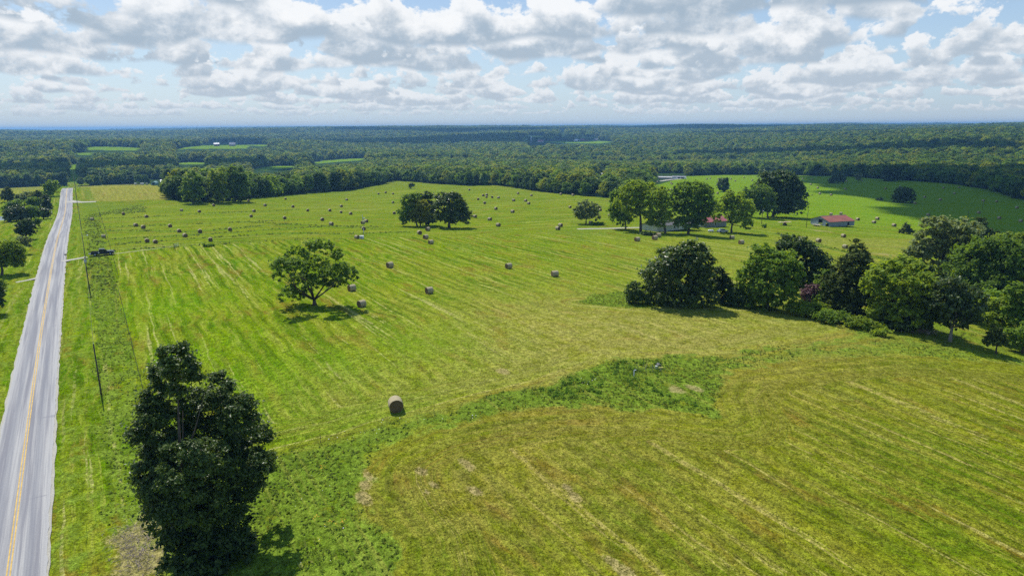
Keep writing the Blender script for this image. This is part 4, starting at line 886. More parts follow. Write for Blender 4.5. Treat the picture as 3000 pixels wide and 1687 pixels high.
# white and yellow flower heads in the weeds
FLW = mat("white_flowers", (.75, .75, .68), .9, .05); FLY = mat("yellow_flowers", (.75, .42, .03), .9, .05)
for nm, lab, mt, px, n_, sz in (('white_flowers', 'white flower heads dotted through the unmown strip', FLW, ((1010,1290,40,18),(1180,1245,60,14),(1370,1235,70,12),(1090,1275,40,12),(1740,1120,12,8),(1715,1130,15,10),(950,1600,80,70),(900,1450,60,50)), 5, .05),
                            ('yellow_flowers', 'small yellow flower heads in the weeds right of the front tree', FLY, ((925,1525,14,8),(970,1540,14,8),(940,1380,10,6),(1005,1540,8,6)), 10, .05)):
    Vs = []
    for u, v, a_, b_ in px:
        for _ in range(n_):
            p = ground(u+r.normal()*a_*.6, v+r.normal()*b_*.6); p[2] += .35+.25*r.random()
            nn = unit(1, r)[0]*.4+np.array([0, -.3, 1.]); nn /= np.linalg.norm(nn); t1 = np.cross(nn, [1, 0, 0]); t2 = np.cross(nn, t1); q = sz*(.6+.8*r.random())
            for sgn in (1,): Vs += [p-t1*q, p-t2*q, p+t1*q, p+t2*q]
    tag(link(nm, mkmesh(nm, Vs, np.arange(len(Vs)).reshape(-1, 4), [mt])), lab, 'flowers', kind='stuff')

# ------------------------------------------------------------------ unseen clouds above the frame, placed to cast cloud shadows on the land
CLM = mat("cloud_vapour", (.9, .9, .92), 1.0, .03)
def cloud(name, centres, rad, alt, flat=.45, seed=0):
    r = np.random.default_rng(seed); mb = MB(); n1, n2 = 14, 9
    for (x, y) in centres:
        z0 = float(h(x, y)); t = (alt-z0)/SUN[2]; c = np.array([x, y, z0])+SUN*t; c[2] += r.uniform(0, .5)*rad
        R = rad*(.85+.4*r.random()); V = []; ph = r.random(4)*6.28
        for i in range(n2+1):
            th_ = math.pi*i/n2
            for j in range(n1):
                a_ = 2*math.pi*j/n1; q = R*(1+.12*math.sin(3*a_+ph[0])*math.sin(th_)+.10*math.sin(5*th_+ph[1]+a_)+.06*math.sin(7*a_+ph[2]))
                z = math.cos(th_)*q*(flat if math.cos(th_) < 0 else .9); V.append(c+[math.cos(a_)*math.sin(th_)*q, math.sin(a_)*math.sin(th_)*q, z])
        mb.add(V, [(i*n1+j, (i+1)*n1+j, (i+1)*n1+(j+1) % n1, i*n1+(j+1) % n1) for i in range(n2) for j in range(n1)])
    o = mb.build(name, CLM, smooth=True); tag(o, kind='structure'); return o
def fill(poly, sp_, seed):
    r = np.random.default_rng(seed); P = np.array(poly); X, Y = np.meshgrid(np.arange(P[:, 0].min(), P[:, 0].max(), sp_), np.arange(P[:, 1].min(), P[:, 1].max(), sp_))
    X = X.ravel()+r.uniform(-.3, .3, X.size)*sp_; Y = Y.ravel()+r.uniform(-.3, .3, Y.size)*sp_; k = inpoly(X, Y, poly); return list(zip(X[k], Y[k]))
shA = gp([(2520,572),(2600,592),(2700,620),(2820,662),(2960,700),(3150,730)])
shA = shA+[(470, 330), (650, 560), (620, 800)]+[tuple(np.array(ground(2500, 525)[:2])*1.10), tuple(np.array(ground(2380, 520)[:2])*1.06)]
cloud("cloud", fill(shA, 40, 1), 34, 1000, seed=1)
def ell(az, R, a_, b_, sp_, seed):
    c = np.array([math.sin(math.radians(az)), math.cos(math.radians(az))])*R; t_ = np.linspace(0, 6.283, 24, endpoint=False)
    sd = np.array([c[1], -c[0]])/R; fw = c/R; return fill([tuple(c+sd*a_*math.cos(q)*(1+.2*math.sin(3*q))+fw*b_*math.sin(q)*(1+.2*math.cos(2*q))) for q in t_], sp_, seed)
cloud("cloud", ell(-31, 1150, 260, 150, 60, 2), 52, 1000, seed=2)
cloud("cloud", ell(-9, 2700, 700, 420, 130, 3), 110, 1150, seed=3)
cloud("cloud", ell(6, 4300, 1500, 380, 220, 5), 190, 1500, seed=5)  # unseen cloud added only to shade a patch of the far ridges
cloud("cloud", ell(27, 2700, 520, 200, 120, 7), 100, 1200, seed=7)  # another added cloud out of view, for a shadow patch on distant woods
cloud("cloud", ell(25, 1500, 300, 110, 70, 4), 60, 1000, seed=4)
# ------------------------------------------------------------------ hay bales
HAYSIDE = mat("hay_netting", (.36, .305, .18), .95, .16, 9, .4, streak=(1, 1, 1))
HAYEND = bpy.data.materials.new("hay_end"); HAYEND.use_nodes = True; n = NT(HAYEND.node_tree); b = n.n['Principled BSDF']
tc = n.node('ShaderNodeTexCoord').outputs['Object']; sp3 = n.node('ShaderNodeSeparateXYZ', [tc])
rad_ = n.math('SQRT', n.math('ADD', n.math('POWER', sp3.outputs[0], 2), n.math('POWER', n.math('SUBTRACT', sp3.outputs[2], .76), 2)))
wv_ = n.math('SINE', n.math('ADD', n.math('MULTIPLY', rad_, 42), n.math('MULTIPLY', n.noise(tc, 6, 3), 5)))
n.set(b.inputs['Base Color'], n.mix(n.smooth(n.math('ADD', wv_, n.math('MULTIPLY', n.noise(tc, 14, 3), 1.6)), -.2, 1.6), C(.075, .045, .02), C(.20, .135, .06))); b.inputs['Roughness'].default_value = 1
n.set(b.inputs['Normal'], n.node('ShaderNodeBump', {'Strength': .7, 'Distance': .04, 'Height': n.noise(tc, 20, 3)}).outputs[0])
BR, BL = .80, 1.50     # radius, length; axis along local y, sitting on z=0
def bale_side():
    N, K = 40, 7; V = []; r = np.random.default_rng(2)
    ys = [-.5, -.47, -.3, 0, .3, .47, .5]; rs = [.955, .992, 1.0, 1.005, 1.0, .992, .955]
    for y_, q in zip(ys, rs):
        for k in range(N):
            a_ = 2*math.pi*k/N; R = BR*q*(1+.008*math.sin(3*a_+y_*4)); z = R*math.cos(a_); x_ = R*math.sin(a_)*(1.02)
            V.append((x_, y_*BL, max(z, -BR*.955)+BR*.955))
    return V, [(i*N+k, i*N+(k+1) % N, (i+1)*N+(k+1) % N, (i+1)*N+k) for i in range(K-1) for k in range(N)], N
SV, SF, SN = bale_side()
net_me = mkmesh("net_wrap", SV, SF, [HAYSIDE], smooth=True)
def endmesh(sgn):
    ring = SV[:SN] if sgn < 0 else SV[-SN:]; V = [(x_, y_, z) for x_, y_, z in ring]; c = (0, sgn*BL*.5+sgn*.012, BR*.955)
    rings = [V]; 
    for q, dy in ((.8, .012), (.5, .02), (.2, .012)): rings.append([(x_*q, y_+sgn*dy, (z-c[2])*q+c[2]) for x_, y_, z in ring])
    A_ = [p for R in rings for p in R]+[c]; F_ = []
    for i in range(3):
        for k in range(SN):
            f = (i*SN+k, i*SN+(k+1) % SN, (i+1)*SN+(k+1) % SN, (i+1)*SN+k); F_.append(f if sgn > 0 else f[::-1])
    for k in range(SN):
        f = (3*SN+k, 3*SN+(k+1) % SN, 4*SN); F_.append(f if sgn > 0 else f[::-1])
    return A_, F_
ends = [mkmesh("end_face", *endmesh(s), [HAYEND], smooth=True) for s in (-1, 1)]
allV = list(SV); allF = list(SF); mi = [0]*len(SF)
for s in (-1, 1):
    a_, f_ = endmesh(s); o_ = len(allV); allV += a_; allF += [tuple(i+o_ for i in q) for q in f_]; mi += [1]*len(f_)
far_me = mkmesh("hay_bale", allV, allF, [HAYSIDE, HAYEND], smooth=True, mat_idx=mi)
# photo positions of the bale bases; facing: 'F' round end towards us, 'L' left end shows, 'R' right end shows
def px(s, ox, oy, pts): return [(ox+a_/s, oy+b_/s, f) for a_, b_, f in pts]
BALES = []
BALES += px(3.435, 0, 350, [(929,1013,'S'),(1244,959,'F'),(1474,986,'F'),(1045,1188,'S'),(1368,1075,'F'),(1443,1096,'F'),(1713,1083,'F'),(1804,1133,'F'),(2015,1139,'F'),(2316,1118,'F'),(1864,1180,'F'),(1482,1234,'F'),(1565,1243,'F'),(2119,1222,'F'),(1828,921,'S'),(2007,934,'F'),(2152,871,'F')])
BALES += px(3.435, 700, 350, [(97,823,'F'),(264,870,'F'),(152,929,'F'),(124,981,'F'),(470,804,'F'),(545,884,'F'),(693,923,'F'),(461,1000,'F'),(840,1017,'F'),(930,1063,'R'),(915,924,'F'),(1032,879,'F'),(1028,940,'F'),(1125,956,'F'),(1085,813,'R'),(1404,752,'F'),(1477,739,'F'),(1551,752,'F'),(1551,840,'F'),(1564,951,'F'),(1281,1033,'R'),(1248,1049,'L'),(1257,1110,'F'),(1187,1197,'R'),(1818,1153,'F'),(1902,1118,'L'),(1880,1197,'L'),(1932,1250,'L'),(2319,713,'F'),(2458,771,'F'),(2494,764,'F'),(2492,787,'F'),(2549,788,'F'),(2408,809,'F'),(2473,848,'F'),(2375,986,'R'),(2524,1014,'R')])
BALES += px(3.435, 1400, 350, [(207,793,'R'),(404,748,'R'),(538,769,'R'),(360,821,'R'),(480,824,'R'),(511,852,'R'),(181,906,'R'),(349,937,'R'),(205,1074,'R'),(927,889,'R'),(1219,890,'R'),(1230,919,'R'),(835,757,'R'),(957,767,'R'),(1326,973,'R'),(831,1077,'R'),(805,1109,'R'),(1136,1052,'S'),(1603,1224,'L'),(1780,1207,'L'),(1817,1182,'L'),(2556,1203,'L'),(1875,1334,'L'),(1943,642,'R'),(1952,654,'R'),(1943,711,'R'),(1807,633,'R'),(2303,603,'R'),(2339,595,'R'),(2418,601,'R'),(2546,603,'R'),(2412,747,'R')])
BALES += px(2.576, 750, 650, [(1011,342,'L'),(1907,349,'L'),(2255,409,'L'),(1308,537,'L'),(724,518,'L'),(798,637,'L'),(1056,1416,'F')])
BALES += px(2.862, 2100, 350, [(155,517,'R'),(228,488,'R'),(296,513,'R'),(667,503,'R'),(681,511,'R'),(692,519,'R'),(720,501,'R'),(799,506,'R'),(788,548,'R'),(845,577,'R'),(1077,586,'R'),(863,626,'R'),(958,636,'R'),(1087,521,'R'),(1217,513,'R'),(1414,584,'R'),(1533,567,'R'),(1494,626,'R'),(1900,577,'R'),(2030,573,'R'),(1991,623,'R'),(1742,655,'R'),(1873,677,'R'),(1661,706,'R'),(2233,686,'R'),(2345,691,'R'),(2515,744,'R'),(2195,786,'R'),(2367,833,'R'),(2547,857,'R'),(1771,805,'R'),(1181,845,'R'),(1345,839,'R'),(1317,868,'R'),(1783,859,'R'),(1781,842,'R'),(1485,896,'R'),(957,800,'S'),(1040,795,'S'),(1061,986,'R'),(852,1027,'R'),(1074,1079,'R'),(1540,1173,'L'),(204,1042,'L')])
SPECIAL = {
 (1160, 1200): 'large hay bale nearest the camera, its dark round end facing us',
 (1060, 897): 'hay bale at the right end of the shade of the lone spreading tree',
 (1031, 851): 'hay bale just behind the right side of the lone spreading tree crown',
 (1258, 858): 'hay bale standing alone right of the lone spreading tree',
 (1142, 783): 'hay bale alone on the slope beyond the lone tree, showing its pale side',
 (1490, 785): 'left one of two hay bales on the slope in the middle of the field',
 (1625, 809): 'right one of two hay bales on the slope in the middle of the field',
 (1045, 698): 'hay bale touching the white box at the foot of the light pole',
 (1066, 673): 'hay bale directly behind the light pole, with its round dark end to us',
 (1063, 655): 'hay bale half hidden by the shaft of the light pole',
 (1073, 651): 'hay bale touching the right side of the light pole top',
 (1229, 686): 'hay bale in front of the left trunk of the field clump, leftmost of four',
 (1254, 675): 'brownish hay bale close to the trunks of the field clump',
 (1247, 698): 'third hay bale in the short line below the field clump',
 (1262, 714): 'lowest hay bale in the short line below the field clump',
 (1643, 663): 'upper one of a pair of hay bales left of the pale grey willow',
 (1634, 673): 'lower one of a pair of hay bales left of the pale grey willow',
 (1731, 656): 'pale hay bale at the foot of the grey green willow',
 (1867, 706): 'hay bale alone below the forked farmhouse tree',
 (1918, 701): 'front one of two touching hay bales below the farmhouse shrub',
 (1929, 694): 'rear one of two touching hay bales below the farmhouse shrub',
 (1946, 738): 'tilted hay bale peeping over the top of the large black hedgerow bush',
 (2144, 700): 'small hay bale below the rightmost farmhouse tree',
 (2171, 714): 'hay bale with its round end turned left, in front of the rightmost farmhouse tree',
 (2434, 630): 'white hay bale showing above the left half of the barn ridge',
 (2463, 628): 'white hay bale showing above the right end of the barn ridge',
 (2513, 645): 'hay bale just right of the red roofed barn',
 (2471, 694): 'hay bale on the bright ground below the red roofed barn',
 (2398, 709): 'hay bale left of the weedy diagonal strip below the barn',
 (2475, 727): 'hay bale behind the top of the tall pointed cedar',
 (2638, 760): 'hay bale in the gap left of the grey green oak',
 (304, 696): 'hay bale nearest the pole line above the parked pickup',
 (270, 645): 'hay bale near the road, farthest left in the upper field',
 (431, 709): 'left one of a close pair of hay bales above the field gate',
 (456, 712): 'right one of a close pair of hay bales above the field gate',
 (617, 706): 'hay bale alone right of the close pair above the field gate'}
YAW = {'F': 12, 'L': -56, 'R': 48, 'S': 84}
r = np.random.default_rng(8); zones = {}
for (u, v, f) in BALES:
    z = ('road side windrow field' if v >= 600 and u < 1100 else 'slope left of the tree clump' if u < 1160 else
         'field right of the tree clump' if u < 1830 else 'field above the farmhouse' if u < 2330 and v < 600 else
         'slope behind the barn' if v < 580 and u < 2500 else 'cloud shaded right field' if (u > 2480 and v < 650 and not (u < 2600 and v > 600)) else 'field around the barn')
    zones.setdefault(z, []).append((u, v, f))
G = 'round hay bales in the mown fields'
kinds = {'F': 'end on', 'L': 'angled left', 'R': 'angled right', 'S': 'side on'}
for z, L in zones.items():
    L.sort(key=lambda q: q[0]); plain = [q for q in L if not any(abs(q[0]-a_) < 2.6 and abs(q[1]-b_) < 2.6 for a_, b_ in SPECIAL)]
    for (u, v, f) in L:
        lab = [t for (a_, b_), t in SPECIAL.items() if abs(u-a_) < 2.6 and abs(v-b_) < 2.6]
        lab = lab[0] if lab else f'{ordn(plain.index((u, v, f))+1)} hay bale from the left in the {z}, {kinds[f]}'
        P = ground(u, v+1.0); az = math.atan2(P[0], P[1]); yaw = -az+math.radians(YAW[f]+r.normal()*7)
        big_ = v > 600 and depth(P) < 330
        if big_:
            t = thing('hay_bale', lab, 'hay bale', P-[0, 0, .06], yaw, G)
            link('net_wrap', net_me, t); link('end_face', ends[0], t); link('end_face', ends[1], t)
        else:
            t = link('hay_bale', far_me, loc=P-[0, 0, .05], rotz=yaw); tag(t, lab, 'hay bale', G)
        sc = (1.14 if v > 1150 else .86 if (u < 1160 and v < 720) else .95)*(1+r.normal()*.035); t.scale = (sc, sc*(1+r.normal()*.03), sc)

# ------------------------------------------------------------------ materials for built things
WOODP = mat("pole_wood", (.085, .07, .05), .9, .2, 5, .3, streak=(2, 2, .3)); STEEL = mat("galvanised_steel", (.42, .44, .46), .5, .08, 3, 0, .6)
WHITE = mat("white_paint", (.72, .73, .72), .6, .05); DARKM = mat("dark_paint_and_shade", (.018, .016, .015), .9, .1)  # near-black for dark parts, and for shade painted into openings
REDROOF = mat("rusty_red_roof", (.23, .065, .045), .75, .2, 1.1, .1, streak=(.25, 2.2, 1), dirt=(.27, .10, .045))
TIN = mat("weathered_tin", (.22, .27, .33), .6, .12, 1.6, .15, .25, streak=(2.5, 2.5, .25), dirt=(.22, .24, .27))
GLASS = mat("dark_glass", (.015, .018, .025), .08, .05); RUBBER = mat("black_rubber", (.015, .015, .016), .8, .05)
NAVY = mat("navy_car_paint", (.008, .011, .028), .22, .05, 2); CHROME = mat("bright_metal", (.6, .6, .6), .25, .03, 3, 0, .9)
TANWOOD = mat("tan_boards", (.50, .40, .26), .85, .15, 3); RUST = mat("rust_brown", (.16, .07, .035), .9, .2, 4)
GREENP = mat("green_grey_paint", (.20, .30, .25), .6, .1); PALEW = mat("pale_siding", (.60, .66, .72), .7, .05, 2, .1, streak=(.2, .2, 6))
REDW = mat("dark_red_boards", (.13, .035, .04), .8, .15, 2); WHITER = mat("white_roof_sheet", (.82, .80, .84), .5, .04); WIRE = mat("black_wire", (.03, .03, .03), .6, .05)
PINKR = mat("faded_red_roof", (.33, .085, .10), .7, .14, 1.5); BLUEG = mat("blue_green_canvas", (.20, .36, .33), .7, .12, 2); GREYR = mat("grey_shingle_roof", (.25, .26, .30), .8, .12, 2)
def hero_pt(u, v): return ground(u, v)
def yaw_to(P, Q): return math.atan2(Q[1]-P[1], Q[0]-P[0])

# utility poles along the verge
def pole(u, v, vtop, label, rad=.15, group='utility poles along the road verge', cross=None, can=False, lamp=False, lean=0, wood=WOODP, yaw=None):
    P = ground(u, v); hor = math.hypot(P[0], P[1]); d = ray(u, vtop); t = hor/math.hypot(d[0], d[1]); H = float(CAM[2]+t*d[2]-P[2])
    th_ = math.atan2(RD[1], RD[0]) if yaw is None else yaw
    T = thing('utility_pole', label, 'utility pole', P, th_, group)
    mb = MB(); mb.tube([(0, 0, -.5), (0, 0, H*.5), (lean, 0, H)], [rad, rad*.85, rad*.68], 10); mb.build('shaft', wood, T, True)
    top = np.array([lean, 0, H])
    if cross: mb = MB(); mb.box((lean, 0, H-.45), (.11, cross, .13)); mb.build('crossarm', wood, T); 
    ins = MB()
    for yy in ((-cross*.45, cross*.45, 0) if cross else (0,)):
        ins.tube([(lean, yy, H-.42 if yy else H), (lean, yy, H-.2 if yy else H+.2)], [.05, .035], 6)
    ins.build('insulator', STEEL, T)
    if can:
        mb = MB(); mb.tube([(-.35, 0, H-1.3), (-.35, 0, H-.55)], [.26, .26], 12); mb.tube([(-.35, 0, H-.55), (-.35, 0, H-.38)], [.27, .14], 12); mb.build('transformer', STEEL, T, True)
    if lamp:
        mb = MB(); mb.tube([(0, 0, H-.9), (0, -.6, H-.6), (0, -1.2, H-.6)], .035, 6); mb.build('lamp_arm', STEEL, T)
        mb = MB(); mb.tube([(0, -1.3, H-.6), (0, -1.3, H-.75), (0, -1.3, H-.95)], [.10, .22, .17], 10); mb.build('lamp_head', WHITE, T, True)
    ca, sa = math.cos(th_), math.sin(th_)
    return P+np.array([ca*lean, sa*lean, H])
tops = [pole(297, 1157, 1000, 'nearest dark wooden pole leaning slightly, in the verge weeds left of the front tree', .125, lean=-.9),
        pole(264, 858, 752, 'dark pole beside the gravel path opening, with a grey transformer can on top', .125, cross=1.2, can=True, lean=-.25),
        pole(250, 754, 682, 'thin pole just behind the gravel path, beyond the pickup, carrying a lamp arm', .10, lamp=True, lean=-.3),
        pole(238, 668, 612, 'distant pole on the verge level with the first upper hay bale', .13),
        pole(229, 612, 562, 'distant pole beside the wide gravel drive', .13), pole(224, 575, 520, 'small far pole near the road crest', .13), pole(221, 545, 492, 'farthest pole of the line at the woods', .13)]
for i in range(len(tops)-1):
    a_, b_ = tops[i], tops[i+1]; k = np.linspace(0, 1, 14)[:, None]; L = a_+(b_-a_)*k; L[:, 2] += .2-4*(k*(1-k))[:, 0]*.9
    mb = MB(); mb.tube(L, .018, 5); tag(mb.build('power_line', WIRE), f'{ordn(i+1)} span of overhead wire from the nearest roadside pole', 'wire', 'overhead wire spans')
G = 'poles around the farmyard'
yt = [pole(2231, 658, 614, 'grey pole between the huge round tree and the rightmost farmhouse tree', .13, G, lamp=True, yaw=2.5), pole(2362, 666, 612, 'dark pole leaning at the left end of the red roofed barn', .12, G, lean=.3, yaw=0)]
pole(1974, 517, 503, 'thin pale pole behind the long white farm building', .12, G); pole(2058, 517, 496, 'thin pale pole at the far edge of the bright field', .14, G)
pole(2333, 516, 501, 'faint pole at the wood edge behind the huge round tree', .14, G); pole(2878, 611, 590, 'faint thin pole in the cloud shaded field', .12, G); pole(2835, 640, 618, 'second faint pole in the cloud shaded field, nearer the oak', .12, G)
mb = MB(); k = np.linspace(0, 1, 10)[:, None]; L = yt[0]+(yt[1]-yt[0])*k; L[:, 2] -= 3*(k*(1-k))[:, 0]; mb.tube(L, .02, 5); tag(mb.build('power_line', WIRE), 'wire from the farmyard lamp pole to the barn pole', 'wire', 'overhead wire spans')

# light pole with white box in the field
P = ground(1066, 690); T = thing('light_pole', 'tall thin grey light pole with a small white lamp in the windrow field', 'light pole', P, 0)
hor = math.hypot(P[0], P[1]); d = ray(1064, 628); H = float(36+hor/math.hypot(d[0], d[1])*d[2]-P[2])
mb = MB(); mb.tube([(0, 0, -.3), (0, 0, H*.35)], [.13, .12], 8); mb.tube([(0, 0, H*.35), (-.15, 0, H)], [.085, .06], 8); mb.build('shaft', STEEL, T, True)
mb = MB(); mb.tube([(-.1, 0, H-1.5), (.35, 0, H-1.2)], .035, 6); mb.build('lamp_arm', STEEL, T); mb = MB(); mb.tube([(.45, 0, H-1.15), (.45, 0, H-1.45)], [.14, .26], 10); mb.build('lamp_head', WHITE, T, True)
mb = MB(); mb.box((.22, 0, H*.78), (.28, .2, .5)); mb.build('control_box', STEEL, T)
P = ground(1060, 699); T = thing('well_house', 'low white well house box with a sloping lid at the foot of the light pole', 'well house', P, -.12)
mb = MB(); mb.box((0, 0, .42), (1.25, .9, .95)); mb.build('wall', mat("pale_box_paint", (.66, .68, .72), .6, .05), T); mb = MB(); mb.box((0, 0, .95), (1.4, 1.05, .09)); mb.build('lid', WHITE, T)
mb = MB(); mb.box((-.05, -.455, .45), (.5, .02, .6)); mb.build('hatch', STEEL, T)

# mailbox
P = ground(194, 757); T = thing('mailbox', 'dark mailbox on a post at the road edge beside the gravel path', 'mailbox', P, math.atan2(RD[1], RD[0]))
mb = MB(); mb.box((0, 0, .5), (.1, .1, 1.05)); mb.box((0, .1, .98), (.1, .5, .07)); mb.build('post', WOODP, T)
mb = MB(); mb.prism([(-.12, 1.02), (.12, 1.02), (.12, 1.18), (.085, 1.25), (0, 1.28), (-.085, 1.25), (-.12, 1.18)], -.2, .32); mb.build('box', DARKM, T)
mb = MB(); mb.box((.125, .1, 1.2), (.015, .04, .16)); mb.build('flag', mat("red_flag", (.5, .03, .02), .5, .02), T)

# pickup truck
P = ground(302, 748); Q = ground(330, 745.5); yaw = yaw_to(P, Q)
T = thing('pickup_truck', 'dark navy crew cab pickup parked on the farm track with its tailgate down', 'pickup truck', P+[0, 0, .03], yaw)
mb = MB()
# body lower profile (x forward), swept across y; bed is built open
prof = [(.15, .45), (2.55, .45), (2.78, .55), (2.82, .85), (2.76, 1.08), (2.55, 1.16), (1.35, 1.22), (1.1, 1.24), (-.95, 1.24), (-.95, .45)]
mb.prism(prof, -.95, .95)
mb.box((-1.95, .90, .85), (2.0, .10, .80)); mb.box((-1.95, -.90, .85), (2.0, .10, .80)); mb.box((-1.93, 0, .62), (2.02, 1.72, .12)); mb.box((-.99, 0, .95), (.08, 1.72, .6))
mb.build('body', NAVY, T)
mb = MB(); cab = [(-.98, 1.235), (1.12, 1.235), (.55, 1.80), (.25, 1.90), (-.60, 1.92), (-.86, 1.84)]
mb.prism(cab, -.80, .80); mb.build('cabin', NAVY, T)
mb = MB()
for sy in (-1, 1): mb.prism([(-.80, 1.28), (.92, 1.28), (.46, 1.76), (-.70, 1.80)], sy*.803, sy*.812)
mb.add([(1.13, -.70, 1.27), (1.13, .70, 1.27), (.60, .66, 1.78), (.60, -.66, 1.78)], [(0, 1, 2, 3)]); mb.add([(-.99, -.66, 1.30), (-.99, .66, 1.30), (-.895, .62, 1.78), (-.895, -.62, 1.78)], [(3, 2, 1, 0)])
mb.build('window', GLASS, T)
mb = MB(); mb.box((-3.22, 0, .74), (.56, 1.6, .07)); mb.build('tailgate', NAVY, T)
mb = MB(); mb.box((-3.02, 0, .50), (.14, 1.8, .2)); mb.build('rear_bumper', CHROME, T); mb = MB(); mb.box((2.84, 0, .60), (.14, 1.84, .24)); mb.build('front_bumper', CHROME, T)
mb = MB(); mb.box((2.815, 0, .93), (.05, 1.15, .28)); mb.build('grille', DARKM, T)
for sy in (-1, 1):
    mb = MB(); mb.box((2.80, sy*.76, .95), (.06, .3, .2)); mb.build('headlight', mat("lamp_glass", (.75, .75, .75), .2, .02) if sy < 0 else bpy.data.materials["lamp_glass"], T)
    mb = MB(); mb.box((1.0, sy*1.06, 1.30), (.14, .2, .16)); mb.build('mirror', NAVY, T)
    for sx_ in (1.85, -1.95):
        mb = MB(); mb.tube([(sx_, sy*.70, .40), (sx_, sy*.98, .40)], .40, 20); wh = mb.build('wheel', RUBBER, T, True)
        mb = MB(); mb.tube([(sx_, sy*.97, .40), (sx_, sy*.995, .40)], .22, 14); mb.build('rim', CHROME, wh, True)
mb = MB(); mb.box((-1.0, -.953, .95), (.34, .012, .34)); mb.build('white_patch', WHITE, T)  # small white square on the truck's side
mb = MB(); mb.box((-1.9, -.2, .86), (.9, .8, .35)); mb.box((-2.5, .3, .82), (.4, .6, .28)); tag(mb.build('cargo_bundle', DARKM, None, False, P+[0, 0, .03], yaw), 'dark bundle lying in the open bed of the navy pickup', 'bundle')

# farm gate and fences
def postfence(label, pts, step=5.0, hgt=1.15, skip=0, rad=.03, m_=WOODP, group='wire fences'):
    P_ = np.array(pts); d_ = np.hypot(*np.diff(P_[:, :2], axis=0).T); D = np.concatenate([[0], np.cumsum(d_)]); q = np.arange(0, D[-1], step)
    X = np.interp(q, D, P_[:, 0]); Y = np.interp(q, D, P_[:, 1]); Z = h(X, Y); base = np.array([X[0], Y[0], Z[0]])
    T = thing('wire_fence', label, 'fence', base, 0, group); r_ = np.random.default_rng(len(label))
    for x_, y_, z_ in list(zip(X, Y, Z))[:95]:
        mb = MB(); o_ = np.array([x_, y_, z_])-base; mb.tube([o_-[0, 0, .2], o_+[r_.normal()*.03, r_.normal()*.03, hgt*(.9+.2*r_.random())]], rad, 6); mb.build('post', m_, T)
    mb = MB()
    for hh_ in (.35, .7, 1.05): mb.tube(np.stack([X, Y, Z+hh_], 1)-base, .006, 4)
    mb.build('wires', WIRE, T)
fl = [xy_of(s, 3.3) for s in (58, 80, 100, 120, 140, 160, 176)]
postfence('wire fence along the roadside weeds left of the front field', fl, 4.5)
postfence('wire fence on the verge beyond the gravel path, above the pickup', [xy_of(s, 4.0) for s in (190, 230, 280, 330, 380, 420)], 6)
postfence('wire fence through the weedy strip from the front tree to the weed pond', gp([(940,1300),(1180,1238),(1416,1190),(1600,1145),(1770,1085)]), 14, 1.1)
postfence('wire fence through the weedy strip right of the weed pond', gp([(2060,1070),(2220,1045),(2400,1015),(2600,1012),(2800,1010)]), 11, 1.1)
postfence('wire fence along the grassy line behind the field gate', gp([(345,735),(420,729),(505,723)]), 6, 1.1)
postfence('wire fence from the field gate towards the light pole', gp([(530,722),(700,713),(860,703),(1000,700),(1045,700)]), 7, 1.1)
P = ground(511, 727); Q = ground(524, 722); yaw = yaw_to(P, Q); T = thing('farm_gate', 'small green grey metal gate standing open in the fence line beyond the pickup', 'gate', P, yaw)
mb = MB()
for i in range(5): mb.tube([(0, 0, .25+i*.24), (3.0, 0, .25+i*.24)], .03, 6)
for xx in (0, 1.5, 3.0): mb.tube([(xx, 0, .2), (xx, 0, 1.25)], .035, 6)
mb.build('rails', GREENP, T); mb = MB(); mb.tube([(-.12, 0, -.3), (-.12, 0, 1.5)], .08, 8); mb.build('post', WOODP, T)

# barn with red roof
def onview(P, u, v):
    """point in the vertical plane through P facing the camera seen at (u,v)"""
    hor = P[:2]/np.linalg.norm(P[:2]); d = ray(u, v); return CAM+d*(np.dot(P[:2], hor)/np.dot(d[:2], hor))
A_ = ground(2429, 664.5); zb = A_[2]
def atz(u, v, z): d = ray(u, v); t = (z-36)/d[2]; return CAM+t*d
B_ = atz(2502, 660.3, zb); D_ = atz(2351.5, 655.6, zb)
ex = (B_-A_); Lx = np.linalg.norm(ex[:2]); yaw = math.atan2(ex[1], ex[0]); ey = D_-A_; Wy = float(ey[0]*-math.sin(yaw)+ey[1]*math.cos(yaw))
print('barn', Lx, Wy, 'gable', np.linalg.norm(ey[:2]), math.degrees(yaw))
Wy = min(max(Wy, 11), 21); print('barn used', Wy)
T = thing('barn', 'long low tin barn with a rusty red roof and an open gable bay', 'barn', A_-[0, 0, .1], yaw); E_, RZ = 2.3, 4.1
def sheet(mb, x0, x1, y, z0, z1, t=.08): mb.box(((x0+x1)/2, y, (z0+z1)/2), (x1-x0, t, z1-z0))
mb = MB(); dx0, dx1 = Lx*.72, Lx*.80
sheet(mb, 0, dx0, 0, 0, E_); sheet(mb, dx1, Lx, 0, 0, E_); sheet(mb, dx0, dx1, 0, 1.75, E_); sheet(mb, 0, Lx, Wy, 0, E_); mb.build('side_wall', TIN, T)
def gable(mb, x, holes):
    # vertical strips following the roof slope, leaving the openings free
    ys = sorted(set([0, Wy/2, Wy]+[q for h_ in holes for q in h_[:2]]))
    zt = lambda y: E_+(RZ-E_)*(1-abs(y-Wy/2)/(Wy/2))-.05
    for y0, y1 in zip(ys[:-1], ys[1:]):
        zb_ = 0
        for h_ in holes:
            if h_[0]-1e-6 <= y0 and y1 <= h_[1]+1e-6: zb_ = h_[2]
        V = []
        for xx in (x-.04, x+.04): V += [(xx, y0, zb_), (xx, y1, zb_), (xx, y1, zt(y1)), (xx, y0, zt(y0))]
        mb.add(V, [(3, 2, 1, 0), (4, 5, 6, 7), (0, 1, 5, 4), (1, 2, 6, 5), (2, 3, 7, 6), (3, 0, 4, 7)])
